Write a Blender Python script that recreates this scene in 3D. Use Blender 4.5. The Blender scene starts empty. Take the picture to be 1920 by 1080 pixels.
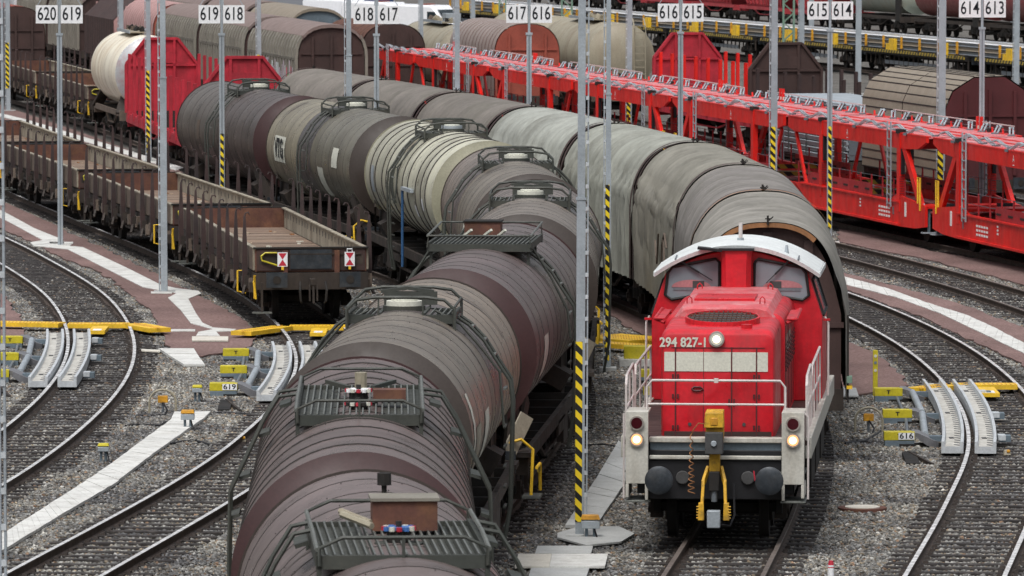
import bpy, math, random
import numpy as np
from mathutils import Vector, Matrix
random.seed(7)
PI = math.pi
scene = bpy.context.scene
COL = scene.collection
R = math.radians

# ------------------------------------------------------------------ camera
F, H = 12000.0, 10.6
TH = math.atan(770 / F)
cam = bpy.data.cameras.new('camera'); camo = bpy.data.objects.new('camera', cam); COL.objects.link(camo)
camo.location = (0, 0, H); camo.rotation_euler = (PI / 2 - TH, 0, 0)
cam.sensor_width = 36; cam.lens = 36 * F / 1920; cam.clip_start = 1; cam.clip_end = 3000
cam.dof.use_dof = True; cam.dof.focus_distance = 112; cam.dof.aperture_fstop = 9
scene.camera = camo
scene.view_settings.view_transform = 'Standard'; scene.view_settings.look = 'None'
scene.view_settings.exposure = 0; scene.view_settings.gamma = 1

def G(px, py, h=0.0):
    """ground (or height h) point seen at photo pixel px, py"""
    v = (py - 540) / F
    d = math.sin(TH) + v * math.cos(TH); f = math.cos(TH) - v * math.sin(TH)
    t = (H - h) / d
    return t * (px - 960) / F, t * f

# ------------------------------------------------------------------ light
w = bpy.data.worlds.new('World'); scene.world = w; w.use_nodes = True
nt = w.node_tree; nt.nodes.clear()
sky = nt.nodes.new('ShaderNodeTexSky'); sky.sky_type = 'NISHITA'; sky.sun_disc = False
sky.sun_elevation = R(58); sky.sun_rotation = R(200); sky.air_density = 1.0; sky.dust_density = 3.0; sky.ozone_density = 1.0
hs = nt.nodes.new('ShaderNodeHueSaturation'); hs.inputs['Saturation'].default_value = 0.26
bg = nt.nodes.new('ShaderNodeBackground'); bg.inputs['Strength'].default_value = 0.135
out = nt.nodes.new('ShaderNodeOutputWorld')
nt.links.new(sky.outputs[0], hs.inputs['Color']); tcw = nt.nodes.new('ShaderNodeTexCoord'); spw = nt.nodes.new('ShaderNodeSeparateXYZ'); nt.links.new(tcw.outputs['Generated'], spw.inputs[0])
mrw = nt.nodes.new('ShaderNodeMapRange'); mrw.inputs[1].default_value = 0; mrw.inputs[2].default_value = 1; mrw.inputs[3].default_value = .16; mrw.inputs[4].default_value = 2.35; nt.links.new(spw.outputs[2], mrw.inputs[0])
mxw = nt.nodes.new('ShaderNodeMix'); mxw.data_type = 'RGBA'; mxw.blend_type = 'MULTIPLY'; mxw.inputs[0].default_value = 1; nt.links.new(hs.outputs[0], mxw.inputs[6]); nt.links.new(mrw.outputs[0], mxw.inputs[7])
nt.links.new(mxw.outputs[2], bg.inputs[0]); nt.links.new(bg.outputs[0], out.inputs[0])
sl = bpy.data.lights.new('sun', 'SUN'); sl.energy = 1.2; sl.angle = R(14); sl.color = (1, .97, .93)
so = bpy.data.objects.new('sun', sl); COL.objects.link(so)
# sun behind the camera, a little to the left (sky rotation 200 deg = from -y)
so.rotation_euler = (R(32), 0, R(-20))

# ------------------------------------------------------------------ materials
MATS = {}
def mat(name, col, rough=.6, metal=0.0, var=.18, vs=1.2, dirt=None, da=.5, ds=.8, streak=False, tint=False, bump=0.0, bs=30.0, fine=.12, fs=25.0, emit=0, spec=.4):
    if name in MATS: return MATS[name]
    m = bpy.data.materials.new(name); m.use_nodes = True; MATS[name] = m
    n = m.node_tree.nodes; l = m.node_tree.links; n.clear()
    o = n.new('ShaderNodeOutputMaterial'); b = n.new('ShaderNodeBsdfPrincipled'); l.new(b.outputs[0], o.inputs[0])
    b.inputs['Roughness'].default_value = rough; b.inputs['Metallic'].default_value = metal
    b.inputs['Specular IOR Level'].default_value = spec
    tc = n.new('ShaderNodeTexCoord'); oi = n.new('ShaderNodeObjectInfo')
    mu = n.new('ShaderNodeMath'); mu.operation = 'MULTIPLY'; mu.inputs[1].default_value = 57.0; l.new(oi.outputs['Random'], mu.inputs[0])
    ad = n.new('ShaderNodeVectorMath'); ad.operation = 'ADD'; l.new(tc.outputs['Object'], ad.inputs[0]); l.new(mu.outputs[0], ad.inputs[1])
    vec = ad.outputs[0]
    def noise(sc, det=4, stretch=None, ro=.6):
        t = n.new('ShaderNodeTexNoise'); t.inputs['Scale'].default_value = sc; t.inputs['Detail'].default_value = det; t.inputs['Roughness'].default_value = ro
        if stretch:
            mp = n.new('ShaderNodeMapping'); mp.inputs['Scale'].default_value = stretch; l.new(vec, mp.inputs[0]); l.new(mp.outputs[0], t.inputs['Vector'])
        else: l.new(vec, t.inputs['Vector'])
        return t.outputs['Fac']
    def ramp(src, a, bb, lo, hi):
        r = n.new('ShaderNodeMapRange'); r.inputs[1].default_value = a; r.inputs[2].default_value = bb; r.inputs[3].default_value = lo; r.inputs[4].default_value = hi
        l.new(src, r.inputs[0]); return r.outputs[0]
    def mixc(fac, a, bb, mode='MIX'):
        x = n.new('ShaderNodeMix'); x.data_type = 'RGBA'; x.blend_type = mode
        for s, v in ((x.inputs[0], fac), (x.inputs[6], a), (x.inputs[7], bb)):
            if hasattr(v, 'is_linked') or hasattr(v, 'links'): l.new(v, s)
            elif isinstance(v, tuple): s.default_value = (*v, 1)
            else: s.default_value = v
        return x.outputs[2]
    c = None
    if tint:
        at = n.new('ShaderNodeAttribute'); at.attribute_name = 'tint'
        c = mixc(1.0, col, at.outputs['Color'], 'MULTIPLY')
    base = c if c is not None else col
    if dirt is not None:
        f = ramp(noise(ds, 6, (1, 1, .18) if streak else None, .65), .45, .72, 0, da)
        base = mixc(f, base, dirt)
    g = ramp(noise(vs, 5), .3, .7, 1 - var, 1 + var)
    cg = n.new('ShaderNodeCombineXYZ')
    for i in range(3): l.new(g, cg.inputs[i])
    base = mixc(1.0, base, cg.outputs[0], 'MULTIPLY')
    if fine:
        g2 = ramp(noise(fs, 3), .3, .7, 1 - fine, 1 + fine)
        c2 = n.new('ShaderNodeCombineXYZ')
        for i in range(3): l.new(g2, c2.inputs[i])
        base = mixc(1.0, base, c2.outputs[0], 'MULTIPLY')
    l.new(base, b.inputs['Base Color'])
    l.new(ramp(noise(vs * 3, 3), .3, .7, max(.03, rough - .12), min(1, rough + .12)), b.inputs['Roughness'])
    if bump:
        bm = n.new('ShaderNodeBump'); bm.inputs['Strength'].default_value = bump; bm.inputs['Distance'].default_value = .02
        l.new(noise(bs, 4), bm.inputs['Height']); l.new(bm.outputs[0], b.inputs['Normal'])
    if emit:
        b.inputs['Emission Color'].default_value = (*col, 1); b.inputs['Emission Strength'].default_value = emit
    return m

def hazard_mat(name, c1, c2, period=.24, slope=1.0):
    m = mat(name, c1, .5)
    n = m.node_tree.nodes; l = m.node_tree.links
    b = [x for x in n if x.type == 'BSDF_PRINCIPLED'][0]
    tc = n.new('ShaderNodeTexCoord'); sp = n.new('ShaderNodeSeparateXYZ'); l.new(tc.outputs['Object'], sp.inputs[0])
    a = n.new('ShaderNodeMath'); a.operation = 'MULTIPLY_ADD'; l.new(sp.outputs[0], a.inputs[0]); a.inputs[1].default_value = slope; l.new(sp.outputs[2], a.inputs[2])
    d = n.new('ShaderNodeMath'); d.operation = 'ADD'; l.new(a.outputs[0], d.inputs[0]); l.new(sp.outputs[1], d.inputs[1])
    e = n.new('ShaderNodeMath'); e.operation = 'MULTIPLY'; l.new(d.outputs[0], e.inputs[0]); e.inputs[1].default_value = 1 / period
    f = n.new('ShaderNodeMath'); f.operation = 'FRACT'; l.new(e.outputs[0], f.inputs[0])
    g = n.new('ShaderNodeMath'); g.operation = 'GREATER_THAN'; g.inputs[1].default_value = .5; l.new(f.outputs[0], g.inputs[0])
    x = n.new('ShaderNodeMix'); x.data_type = 'RGBA'; l.new(g.outputs[0], x.inputs[0]); x.inputs[6].default_value = (*c1, 1); x.inputs[7].default_value = (*c2, 1)
    old = b.inputs['Base Color'].links[0].from_socket
    l.new(x.outputs[2], b.inputs['Base Color'])
    return m

DK = (.018, .016, .015)
M_tank = mat('tank_paint', (.86, .88, .88), .34, 0, .16, .6, dirt=(.07, .055, .045), da=.6, ds=.8, streak=True, tint=True, fine=.08, fs=9)
M_head = mat('tank_head_paint', (.052, .040, .034), .5, 0, .15, .8, dirt=(.03, .025, .022), da=.5)
M_headred = mat('tank_head_red_brown', (.05, .022, .022), .5, 0, .15, .8)
M_headolive = mat('tank_head_olive', (.25, .24, .17), .5, 0, .15, .8)
M_spill = mat('spill_dark', (.085, .068, .058), .45, 0, .3, 3)
M_spill2 = mat('spill_brown', (.30, .26, .19), .5, 0, .3, 3)
M_seam = mat('seam_dark', (.03, .026, .024), .7)
M_under = mat('underframe_grime_shade', (.013, .012, .011), .8, 0, .4, 2, dirt=(.045, .033, .025), da=.5, ds=3)  # grimy metal, base near black: shade under the wagons put into the colour
M_frame = mat('frame_brown_shaded', (.030, .023, .019), .75, 0, .3, 2, dirt=(.075, .055, .04), da=.5, ds=2.5, streak=True)  # brown base darkened too, underside shade deepened through the colour
M_green = mat('platform_green', (.045, .050, .043), .6, 0, .2, 2, dirt=(.08, .07, .055), da=.4)
M_grate = mat('grating_grey', (.13, .137, .125), .5, .2, .2)
M_galv = mat('galvanised_steel', (.36, .40, .43), .5, .25, .12, .8, dirt=(.22, .25, .27), da=.5, ds=1.5)
M_rung = mat('galvanised_light', (.50, .53, .55), .5, .2, .1)
M_galvd = mat('galvanised_dark', (.16, .18, .20), .5, .3, .15)
M_white = mat('white_paint', (.78, .79, .80), .45, 0, .04)
M_black = mat('black_paint', (.012, .012, .014), .5)
M_letter = mat('black_lettering', (.01, .012, .016), .6, var=.02, fine=0)
M_wlet = mat('white_lettering', (.75, .72, .70), .6, var=.05, fine=0)
M_yellow = mat('yellow_paint', (.80, .50, .03), .5, 0, .12, 3, dirt=(.35, .22, .04), da=.4, ds=4)
M_coup = mat('coupler_yellow_dirty', (.60, .34, .025), .5, 0, .25, 5, dirt=(.12, .08, .03), da=.8, ds=6)
M_yellow2 = mat('lemon_yellow_paint', (.52, .44, .02), .5, 0, .12, 3, dirt=(.3, .25, .05), da=.4, ds=4)
M_orange = mat('orange_yellow', (.62, .30, .02), .5, 0, .25, 3, dirt=(.2, .1, .03), da=.6, ds=4)
M_red = mat('loco_red', (.54, .010, .020), .38, 0, .14, 1.2, dirt=(.26, .02, .022), da=.75, ds=2.2, streak=True, fine=.10, fs=14, spec=.5)
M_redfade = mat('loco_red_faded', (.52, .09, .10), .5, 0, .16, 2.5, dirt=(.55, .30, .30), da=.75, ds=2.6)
M_redt = mat('transporter_red', (.70, .017, .012), .4, 0, .16, 1.0, dirt=(.34, .02, .016), da=.5, ds=1.6, streak=True, fine=.05)
M_decksheen = mat('transporter_deck_red_sky_sheen', (.62, .16, .17), .35, 0, .2, 1.5, dirt=(.75, .50, .50), da=.6, ds=1.2)  # pale pink tone and patches: sky reflection put into the red deck's colour
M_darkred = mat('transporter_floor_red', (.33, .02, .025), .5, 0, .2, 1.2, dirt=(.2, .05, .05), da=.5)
M_wallred = mat('wagon_wall_red', (.40, .020, .036), .65, 0, .22, 2.0, dirt=(.20, .016, .022), da=.8, ds=2.2, streak=True)
M_cream = mat('cream_paint', (.58, .58, .50), .5, 0, .06)
M_roofw = mat('cab_roof_white', (.68, .71, .70), .45, 0, .08, 2, dirt=(.3, .32, .3), da=.4)
M_panelw = mat('dirty_white_panel', (.48, .47, .42), .5, 0, .08, 2, dirt=(.22, .18, .13), da=.55, ds=3, streak=True)
M_handrail = mat('pale_handrail', (.55, .50, .48), .5, 0, .1)
M_glass = mat('window_glass', (.20, .235, .26), .06, 0, .1, spec=.8, fine=0)
M_int = mat('cab_interior', (.40, .17, .18), .6)
M_rubber = mat('rubber_black', (.012, .012, .012), .6)
M_buffer = mat('buffer_blue_black', (.035, .042, .05), .45, .3, .3, 4, dirt=(.09, .09, .09), da=.5, ds=5)
M_lamp = mat('lit_lamp', (1.0, .86, .62), .3, emit=2.2, fine=0)
M_lampglow = mat('lamp_glass_warm', (.9, .42, .18), .2, emit=.9, fine=0)
M_lamprim = mat('lamp_rim', (.55, .5, .45), .3, .6)
M_lampdark = mat('lamp_red_glass', (.05, .006, .01), .15)
M_tarp = mat('tarpaulin', (1, 1, 1), .75, 0, .18, .7, dirt=(.10, .095, .075), da=.7, ds=1.1, streak=True, tint=True, bump=.25, bs=6, fine=.06, fs=12)
M_endbrown = mat('end_wall_brown', (.055, .030, .026), .65, 0, .2, 1.2, dirt=(.03, .02, .018), da=.6, streak=True)
M_rust = mat('rust_orange', (.26, .12, .05), .8, 0, .3, 3)
M_wall = mat('side_wall_weathered', (.30, .27, .21), .8, 0, .2, 2, dirt=(.10, .07, .05), da=.7, ds=1.8, streak=True)
M_wallout = mat('side_wall_outer', (.10, .075, .058), .8, 0, .25, 2, dirt=(.22, .18, .14), da=.35, ds=2, streak=True)
M_rustwall = mat('rusty_wall', (.10, .042, .03), .8, 0, .35, 2, dirt=(.20, .10, .05), da=.6, ds=3)
M_stake = mat('stake_dark', (.045, .026, .024), .65, 0, .35, 1.5, dirt=(.02, .02, .022), da=.8, ds=.9)
M_wood = mat('floor_planks', (1, 1, 1), .85, 0, .2, 2, dirt=(.12, .08, .05), da=.5, ds=2, tint=True)
M_roofgrey = mat('roof_ribbed_grey', (.22, .205, .17), .65, 0, .15, 1, dirt=(.12, .10, .085), da=.5, streak=True)
M_rooftop = mat('roof_top_brown', (.20, .15, .135), .65, 0, .12, 1)
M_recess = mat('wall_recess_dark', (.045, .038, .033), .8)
M_pinkroof = mat('roof_faded_pink', (.42, .25, .235), .65, 0, .12, 1)
M_beige = mat('tank_beige', (.30, .27, .20), .5, 0, .1, .6, dirt=(.18, .13, .08), da=.6, ds=.8, streak=True)
M_hoodred = mat('hood_red_brown', (.30, .07, .045), .6, 0, .15, 1, dirt=(.12, .03, .02), da=.5)
M_hoodgrey = mat('hood_grey_brown', (.26, .21, .19), .65, 0, .12, 1, dirt=(.2, .15, .12), da=.5)
M_hoodbeige = mat('hood_beige', (.235, .20, .155), .65, 0, .10, 1, dirt=(.22, .18, .13), da=.4)
M_maroon = mat('maroon_paint', (.085, .018, .02), .55, 0, .15, 1)
M_ivory = mat('tank_ivory', (.78, .73, .60), .45, 0, .08, .8, dirt=(.42, .27, .12), da=.6, ds=1.1, streak=True)
M_silver = mat('tank_end_silver', (.42, .44, .45), .4, .2, .1, 1, dirt=(.35, .12, .12), da=.5, ds=2.2)
M_railtop = mat('rail_head_polished', (.80, .79, .78), .25, .3, .1, fine=.05)  # sky sheen of the polished steel put into a pale base colour
M_railside = mat('rail_side_rust', (.060, .042, .032), .75, 0, .25, 1.5)
M_railrust = mat('rail_head_rusty', (.15, .125, .11), .5, .2, .2)
M_sleeper = mat('sleeper', (.024, .020, .019), .8, 0, .35, 2.5, dirt=(.10, .09, .08), da=.45, ds=5, bump=.3)
M_clip = mat('rail_fastening', (.03, .022, .018), .8)
M_conc = mat('concrete_pale', (.60, .60, .57), .8, 0, .12, 1.2, dirt=(.30, .28, .25), da=.6, ds=3, bump=.15)
M_conc2 = mat('concrete_warm', (.60, .57, .50), .8, 0, .10, 1.5, dirt=(.33, .30, .25), da=.6, ds=3)
M_trough = mat('trough_cover_grey', (.42, .43, .42), .8, 0, .12, 1.5, dirt=(.25, .25, .24), da=.6, ds=3)
M_slot = mat('slot_dark', (.06, .06, .06), .9)
M_retgrey = mat('retarder_grey', (.52, .55, .57), .5, .1, .12, 2, dirt=(.25, .25, .25), da=.5, ds=4)
M_retdark = mat('retarder_lever_grey', (.19, .19, .20), .45, .3, .15, 2)
M_retfloor = mat('retarder_floor', (.48, .47, .43), .7, 0, .15, 3, dirt=(.2, .16, .12), da=.6, ds=5)
M_blueg = mat('blue_grey_steel', (.14, .18, .21), .5, .2, .2)
M_blue = mat('valve_blue', (.06, .16, .42), .4)
M_bluepost = mat('post_dark_blue', (.03, .09, .20), .5)
M_vred = mat('valve_red', (.45, .03, .05), .4)
M_greenm = mat('mast_green', (.16, .25, .19), .6)
M_van = mat('van_white', (.80, .81, .83), .25, fine=0, var=.02)
M_vanglass = mat('van_glass', (.02, .03, .035), .1, fine=0)
M_road = mat('asphalt', (.11, .115, .125), .85, 0, .12, .3)
M_hazard = hazard_mat('hazard_stripes', (.78, .58, .02), (.012, .012, .012))
M_hazard2 = hazard_mat('hazard_stripes_deck', (.42, .30, .04), (.02, .018, .015), .5, 1.0)
M_graf = [mat('graffiti_' + n_, c, .6) for n_, c in (('lilac', (.48, .40, .46)), ('yellow', (.6, .6, .05)), ('white', (.55, .58, .58)), ('pink', (.6, .15, .2)), ('green', (.1, .3, .08)))]

# ground materials
def ground_mat(name, c1, c2, sc=6, rough=.95, spots=None):
    m = bpy.data.materials.new(name); m.use_nodes = True
    n = m.node_tree.nodes; l = m.node_tree.links; b = n['Principled BSDF']; b.inputs['Roughness'].default_value = rough
    b.inputs['Specular IOR Level'].default_value = .2
    tc = n.new('ShaderNodeTexCoord')
    t = n.new('ShaderNodeTexNoise'); t.inputs['Scale'].default_value = sc; t.inputs['Detail'].default_value = 8; t.inputs['Roughness'].default_value = .75
    mp = n.new('ShaderNodeMapping'); mp.inputs['Scale'].default_value = (1, .45, 1); l.new(tc.outputs['Object'], mp.inputs[0]); l.new(mp.outputs[0], t.inputs['Vector'])
    t2 = n.new('ShaderNodeTexNoise'); t2.inputs['Scale'].default_value = .35; t2.inputs['Detail'].default_value = 4; l.new(tc.outputs['Object'], t2.inputs['Vector'])
    r = n.new('ShaderNodeValToRGB'); r.color_ramp.elements[0].position = .36; r.color_ramp.elements[1].position = .64
    r.color_ramp.elements[0].color = (*c1, 1); r.color_ramp.elements[1].color = (*c2, 1); l.new(t.outputs['Fac'], r.inputs[0])
    x = n.new('ShaderNodeMix'); x.data_type = 'RGBA'; x.blend_type = 'MULTIPLY'; x.inputs[0].default_value = 1
    mr = n.new('ShaderNodeMapRange'); mr.inputs[1].default_value = .3; mr.inputs[2].default_value = .7; mr.inputs[3].default_value = .78; mr.inputs[4].default_value = 1.2
    l.new(t2.outputs['Fac'], mr.inputs[0]); l.new(r.outputs[0], x.inputs[6]); l.new(mr.outputs[0], x.inputs[7]); l.new(x.outputs[2], b.inputs['Base Color'])
    bm = n.new('ShaderNodeBump'); bm.inputs['Strength'].default_value = .5; bm.inputs['Distance'].default_value = .03; l.new(t.outputs['Fac'], bm.inputs['Height']); l.new(bm.outputs[0], b.inputs['Normal'])
    return m
M_ground = ground_mat('ballast_bed', (.06, .055, .05), (.17, .16, .145), 9)
M_path = ground_mat('red_brown_grit', (.13, .082, .074), (.235, .155, .142), 14)

# ------------------------------------------------------------------ mesh builder
class MB:
    def __init__(s): s.v = []; s.f = []; s.m = []; s.t = []; s.mats = []
    def mi(s, m):
        if m not in s.mats: s.mats.append(m)
        return s.mats.index(m)
    def add(s, vs, fs, m, tint=(1, 1, 1)):
        o = len(s.v); k = s.mi(m); s.v += [tuple(p) for p in vs]
        for f in fs: s.f.append(tuple(i + o for i in f)); s.m.append(k); s.t.append(tint)
    def box(s, c, d, m, rz=0, rx=0, ry=0, tint=(1, 1, 1), tw=1.0):
        x, y, z = d[0] / 2, d[1] / 2, d[2] / 2
        vs = [Vector((sx * x * (tw if sz > 0 else 1), sy * y * (tw if sz > 0 else 1), sz * z)) for sx in (-1, 1) for sy in (-1, 1) for sz in (-1, 1)]
        M = Matrix.Rotation(rz, 3, 'Z') @ Matrix.Rotation(ry, 3, 'Y') @ Matrix.Rotation(rx, 3, 'X')
        c = Vector(c)
        s.add([M @ p + c for p in vs], [(0, 1, 3, 2), (4, 6, 7, 5), (0, 4, 5, 1), (2, 3, 7, 6), (0, 2, 6, 4), (1, 5, 7, 3)], m, tint)
    def bar(s, a, b, wd, ht, m, up=(0, 0, 1)):
        a, b = Vector(a), Vector(b); d = (b - a)
        if d.length < 1e-5: return
        d.normalize(); u = Vector(up)
        if abs(d.dot(u)) > .95: u = Vector((0, 1, 0)) if abs(d.y) < .9 else Vector((1, 0, 0))
        r = d.cross(u).normalized(); u = r.cross(d).normalized()
        vs = [p + r * sx * wd / 2 + u * sz * ht / 2 for p in (a, b) for sx, sz in ((-1, -1), (1, -1), (1, 1), (-1, 1))]
        s.add(vs, [(0, 3, 2, 1), (4, 5, 6, 7), (0, 1, 5, 4), (1, 2, 6, 5), (2, 3, 7, 6), (3, 0, 4, 7)], m)
    def cyl(s, a, b, r, m, n=10, r2=None, cap=True):
        a, b = Vector(a), Vector(b); d = (b - a).normalized(); r2 = r if r2 is None else r2
        u = Vector((0, 0, 1)) if abs(d.z) < .9 else Vector((1, 0, 0))
        e1 = d.cross(u).normalized(); e2 = e1.cross(d)
        vs = []
        for p, rr in ((a, r), (b, r2)):
            vs += [p + (e1 * math.cos(2 * PI * i / n) + e2 * math.sin(2 * PI * i / n)) * rr for i in range(n)]
        fs = [(i, (i + 1) % n, n + (i + 1) % n, n + i) for i in range(n)]
        if cap: fs += [tuple(range(n))[::-1], tuple(range(n, 2 * n))]
        s.add(vs, fs, m)
    def tube(s, pts, r, m, n=6):
        pts = [Vector(p) for p in pts]; rings = []
        for i, p in enumerate(pts):
            d = (pts[min(i + 1, len(pts) - 1)] - pts[max(i - 1, 0)]).normalized()
            u = Vector((0, 0, 1)) if abs(d.z) < .9 else Vector((1, 0, 0))
            if i == 0: e1 = d.cross(u).normalized()
            else:
                e1 = (e1 - d * e1.dot(d)).normalized()
            e2 = e1.cross(d)
            rings.append([p + (e1 * math.cos(2 * PI * k / n) + e2 * math.sin(2 * PI * k / n)) * r for k in range(n)])
        s.loft(rings, m, closed=True, cap=True)
    def loft(s, rings, m, closed=True, cap=False, tint=(1, 1, 1), ms=None, ts=None):
        n = len(rings[0]); o = len(s.v)
        for r_ in rings: s.v += [tuple(p) for p in r_]
        for i in range(len(rings) - 1):
            mm = ms[i] if ms else m; k = s.mi(mm); tt = ts[i] if ts else tint
            for j in range(n if closed else n - 1):
                j2 = (j + 1) % n
                s.f.append((o + i * n + j, o + i * n + j2, o + (i + 1) * n + j2, o + (i + 1) * n + j)); s.m.append(k); s.t.append(tt)
        if cap:
            k0 = s.mi(ms[0] if ms else m); k1 = s.mi(ms[-1] if ms else m)
            s.f.append(tuple(o + j for j in range(n))[::-1]); s.m.append(k0); s.t.append(ts[0] if ts else tint)
            s.f.append(tuple(o + (len(rings) - 1) * n + j for j in range(n))); s.m.append(k1); s.t.append(ts[-1] if ts else tint)
    def prism(s, poly, y0, y1, m, tint=(1, 1, 1)):
        """poly in x,z extruded along y"""
        n = len(poly)
        vs = [(p[0], y0, p[1]) for p in poly] + [(p[0], y1, p[1]) for p in poly]
        fs = [tuple(range(n)), tuple(range(n, 2 * n))[::-1]] + [(i, n + i, n + (i + 1) % n, (i + 1) % n) for i in range(n)]
        s.add(vs, fs, m, tint)
    def prismx(s, poly, x0, x1, m):
        """poly in y,z extruded along x"""
        n = len(poly)
        vs = [(x0, p[0], p[1]) for p in poly] + [(x1, p[0], p[1]) for p in poly]
        fs = [tuple(range(n))[::-1], tuple(range(n, 2 * n))] + [(i, (i + 1) % n, n + (i + 1) % n, n + i) for i in range(n)]
        s.add(vs, fs, m)
    def text(s, txt, size, o, u, v, m, bold=0.0, width=None):
        cu = bpy.data.curves.new('t', 'FONT'); cu.body = txt; cu.size = size; cu.align_x = 'CENTER'; cu.align_y = 'CENTER'; cu.offset = bold; cu.resolution_u = 3
        ob = bpy.data.objects.new('t', cu); me = bpy.data.meshes.new_from_object(ob)
        o, u, v = Vector(o), Vector(u), Vector(v)
        xs = [p.co.x for p in me.vertices]; k = 1.0
        if width and xs: k = width / max(1e-3, max(xs) - min(xs))
        s.add([o + u * p.co.x * k + v * p.co.y for p in me.vertices], [tuple(f.vertices) for f in me.polygons], m)
        bpy.data.meshes.remove(me); bpy.data.objects.remove(ob); bpy.data.curves.remove(cu)
    def mesh(s, name, smooth=True, ang=35):
        me = bpy.data.meshes.new(name); me.from_pydata(s.v, [], s.f)
        for m in s.mats: me.materials.append(m)
        me.polygons.foreach_set('material_index', s.m)
        if any(t != (1, 1, 1) for t in s.t) or M_tank in s.mats or M_tarp in s.mats or M_wood in s.mats:
            a = me.attributes.new('tint', 'FLOAT_COLOR', 'FACE'); a.data.foreach_set('color', [c for t in s.t for c in (*t, 1)])
        me.validate(); 
        if smooth:
            me.shade_smooth(); me.set_sharp_from_angle(angle=R(ang))
        me.update(); return me

def obj(name, mb, parent=None, smooth=True, bevel=0, **kw):
    me = mb if isinstance(mb, bpy.types.Mesh) else mb.mesh(name, smooth)
    o = bpy.data.objects.new(name, me); COL.objects.link(o)
    if parent: o.parent = parent
    if bevel:
        b = o.modifiers.new('bevel', 'BEVEL'); b.width = bevel; b.segments = 2; b.limit_method = 'ANGLE'; b.angle_limit = R(40)
    for k, v in kw.items(): o[k] = v
    return o
def tag(o, label, cat, group=None):
    o['label'] = label; o['category'] = cat
    if group: o['group'] = group
    return o
def thing(name, label, cat, loc=(0, 0, 0), rz=0, group=None):
    o = bpy.data.objects.new(name, None); COL.objects.link(o); o.location = loc; o.rotation_euler = (0, 0, rz); o.empty_display_size = .3
    return tag(o, label, cat, group)
def struct(name, mb, **k): return obj(name, mb, kind='structure', **k)
CACHE = {}
def cpart(name, key, fn, parent, loc=(0, 0, 0), rz=0, **kw):
    if key not in CACHE:
        mb = MB(); fn(mb); CACHE[key] = mb.mesh(name)
    o = obj(name, CACHE[key], parent, **kw); o.location = loc; o.rotation_euler = (0, 0, rz); return o
def dup(root, label, group=None):
    def cp(o, par):
        c = o.copy(); COL.objects.link(c)
        if par: c.parent = par
        for ch in KIDS.get(o.name, []): cp(ch, c)
        return c
    KIDS = {}
    for o in bpy.data.objects:
        if o.parent: KIDS.setdefault(o.parent.name, []).append(o)
    r = cp(root, None); r['label'] = label
    if group: r['group'] = group
    return r

# ------------------------------------------------------------------ tracks
TR = {
 'A': ([60, 80, 100, 120, 140, 160, 180, 200, 211], [-15.5, -13.0, -10.7, -9.17, -9.07, -10.77, -14.06, -18.0, -20.1]),
 'B': ([60, 80, 97, 120, 140, 160, 180, 200, 216], [-12, -9.3, -7.0, -4.5, -3.98, -5.78, -9.19, -13.11, -16.2]),
 'C': ([44, 62, 79, 96, 112, 129, 146, 163, 180, 196, 211], [.2, -1.15, -1.95, -1.67, -.48, .45, .15, -1.4, -4.5, -7.8, -11.0]),
 'D': ([60, 80, 97, 108, 120, 130, 140, 150, 163, 176, 188, 199, 211, 222, 240, 255, 280, 300], [-1.5, 1.4, 3.07, 4.05, 4.8, 5.05, 5.05, 4.55, 2.85, .6, -1.6, -3.85, -6.5, -9.1, -11.8, -14.0, -18.3, -22.0]),
 'E': ([60, 80, 97, 108, 120, 140, 160, 180, 200, 211], [1.0, 4.6, 6.75, 8.1, 9.35, 9.76, 8.3, 5.1, 1.2, -1.0]),
 'F': ([60, 80, 100, 120, 140, 160, 180, 200, 211], [7, 9.7, 12.1, 14.3, 14.6, 12.93, 9.83, 5.7, 3.4]),
 'G': ([80, 100, 120, 140, 160, 176, 197, 211], [14.7, 17.0, 19.0, 19.1, 17.4, 14.85, 10.75, 8.1]),
 'H': ([120, 160, 176, 197, 211], [24, 22.2, 19.6, 15.55, 12.9]),
 'I': ([120, 160, 176, 197, 211], [29, 27, 24.4, 20.35, 17.7]),
}
def T(k, y):
    if k == 'K': return 25.4 - .232 * (y - 331)
    if k == 'L': return 31.0 - .222 * (y - 417)
    Y, X = TR[k]
    if y >= Y[-1]: return X[-1] - .185 * (y - Y[-1])
    if y <= Y[0]: return X[0] + (X[1] - X[0]) / (Y[1] - Y[0]) * (y - Y[0])
    i = max(j for j in range(len(Y)) if Y[j] <= y)
    def sl(j):
        if j <= 0: return (X[1] - X[0]) / (Y[1] - Y[0])
        if j >= len(Y) - 1: return -.185 if k not in '' else 0
        h0, h1 = Y[j] - Y[j - 1], Y[j + 1] - Y[j]
        return ((X[j] - X[j - 1]) / h0 * h1 + (X[j + 1] - X[j]) / h1 * h0) / (h0 + h1)
    h = Y[i + 1] - Y[i]; t = (y - Y[i]) / h
    return ((2 * t**3 - 3 * t**2 + 1) * X[i] + (t**3 - 2 * t**2 + t) * h * sl(i) + (-2 * t**3 + 3 * t**2) * X[i + 1] + (t**3 - t**2) * h * sl(i + 1))
def pose(k, yc, L):
    a = L * .36
    x0, x1 = T(k, yc - a), T(k, yc + a)
    return ((x0 + x1) / 2, yc, 0), -math.atan2(x1 - x0, 2 * a)
def frame_at(k, y):
    x = T(k, y); dx = (T(k, y + .5) - T(k, y - .5)); d = Vector((dx, 1, 0)).normalized()
    return Vector((x, y, 0)), d, Vector((d.y, -d.x, 0))     # point, forward, right

# ground sheet
mb = MB(); mb.add([(-1500, -50, -.29), (1500, -50, -.29), (1500, 2500, -.29), (-1500, 2500, -.29)], [(0, 1, 2, 3)], M_ground); struct('ground', mb, smooth=False)

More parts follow.
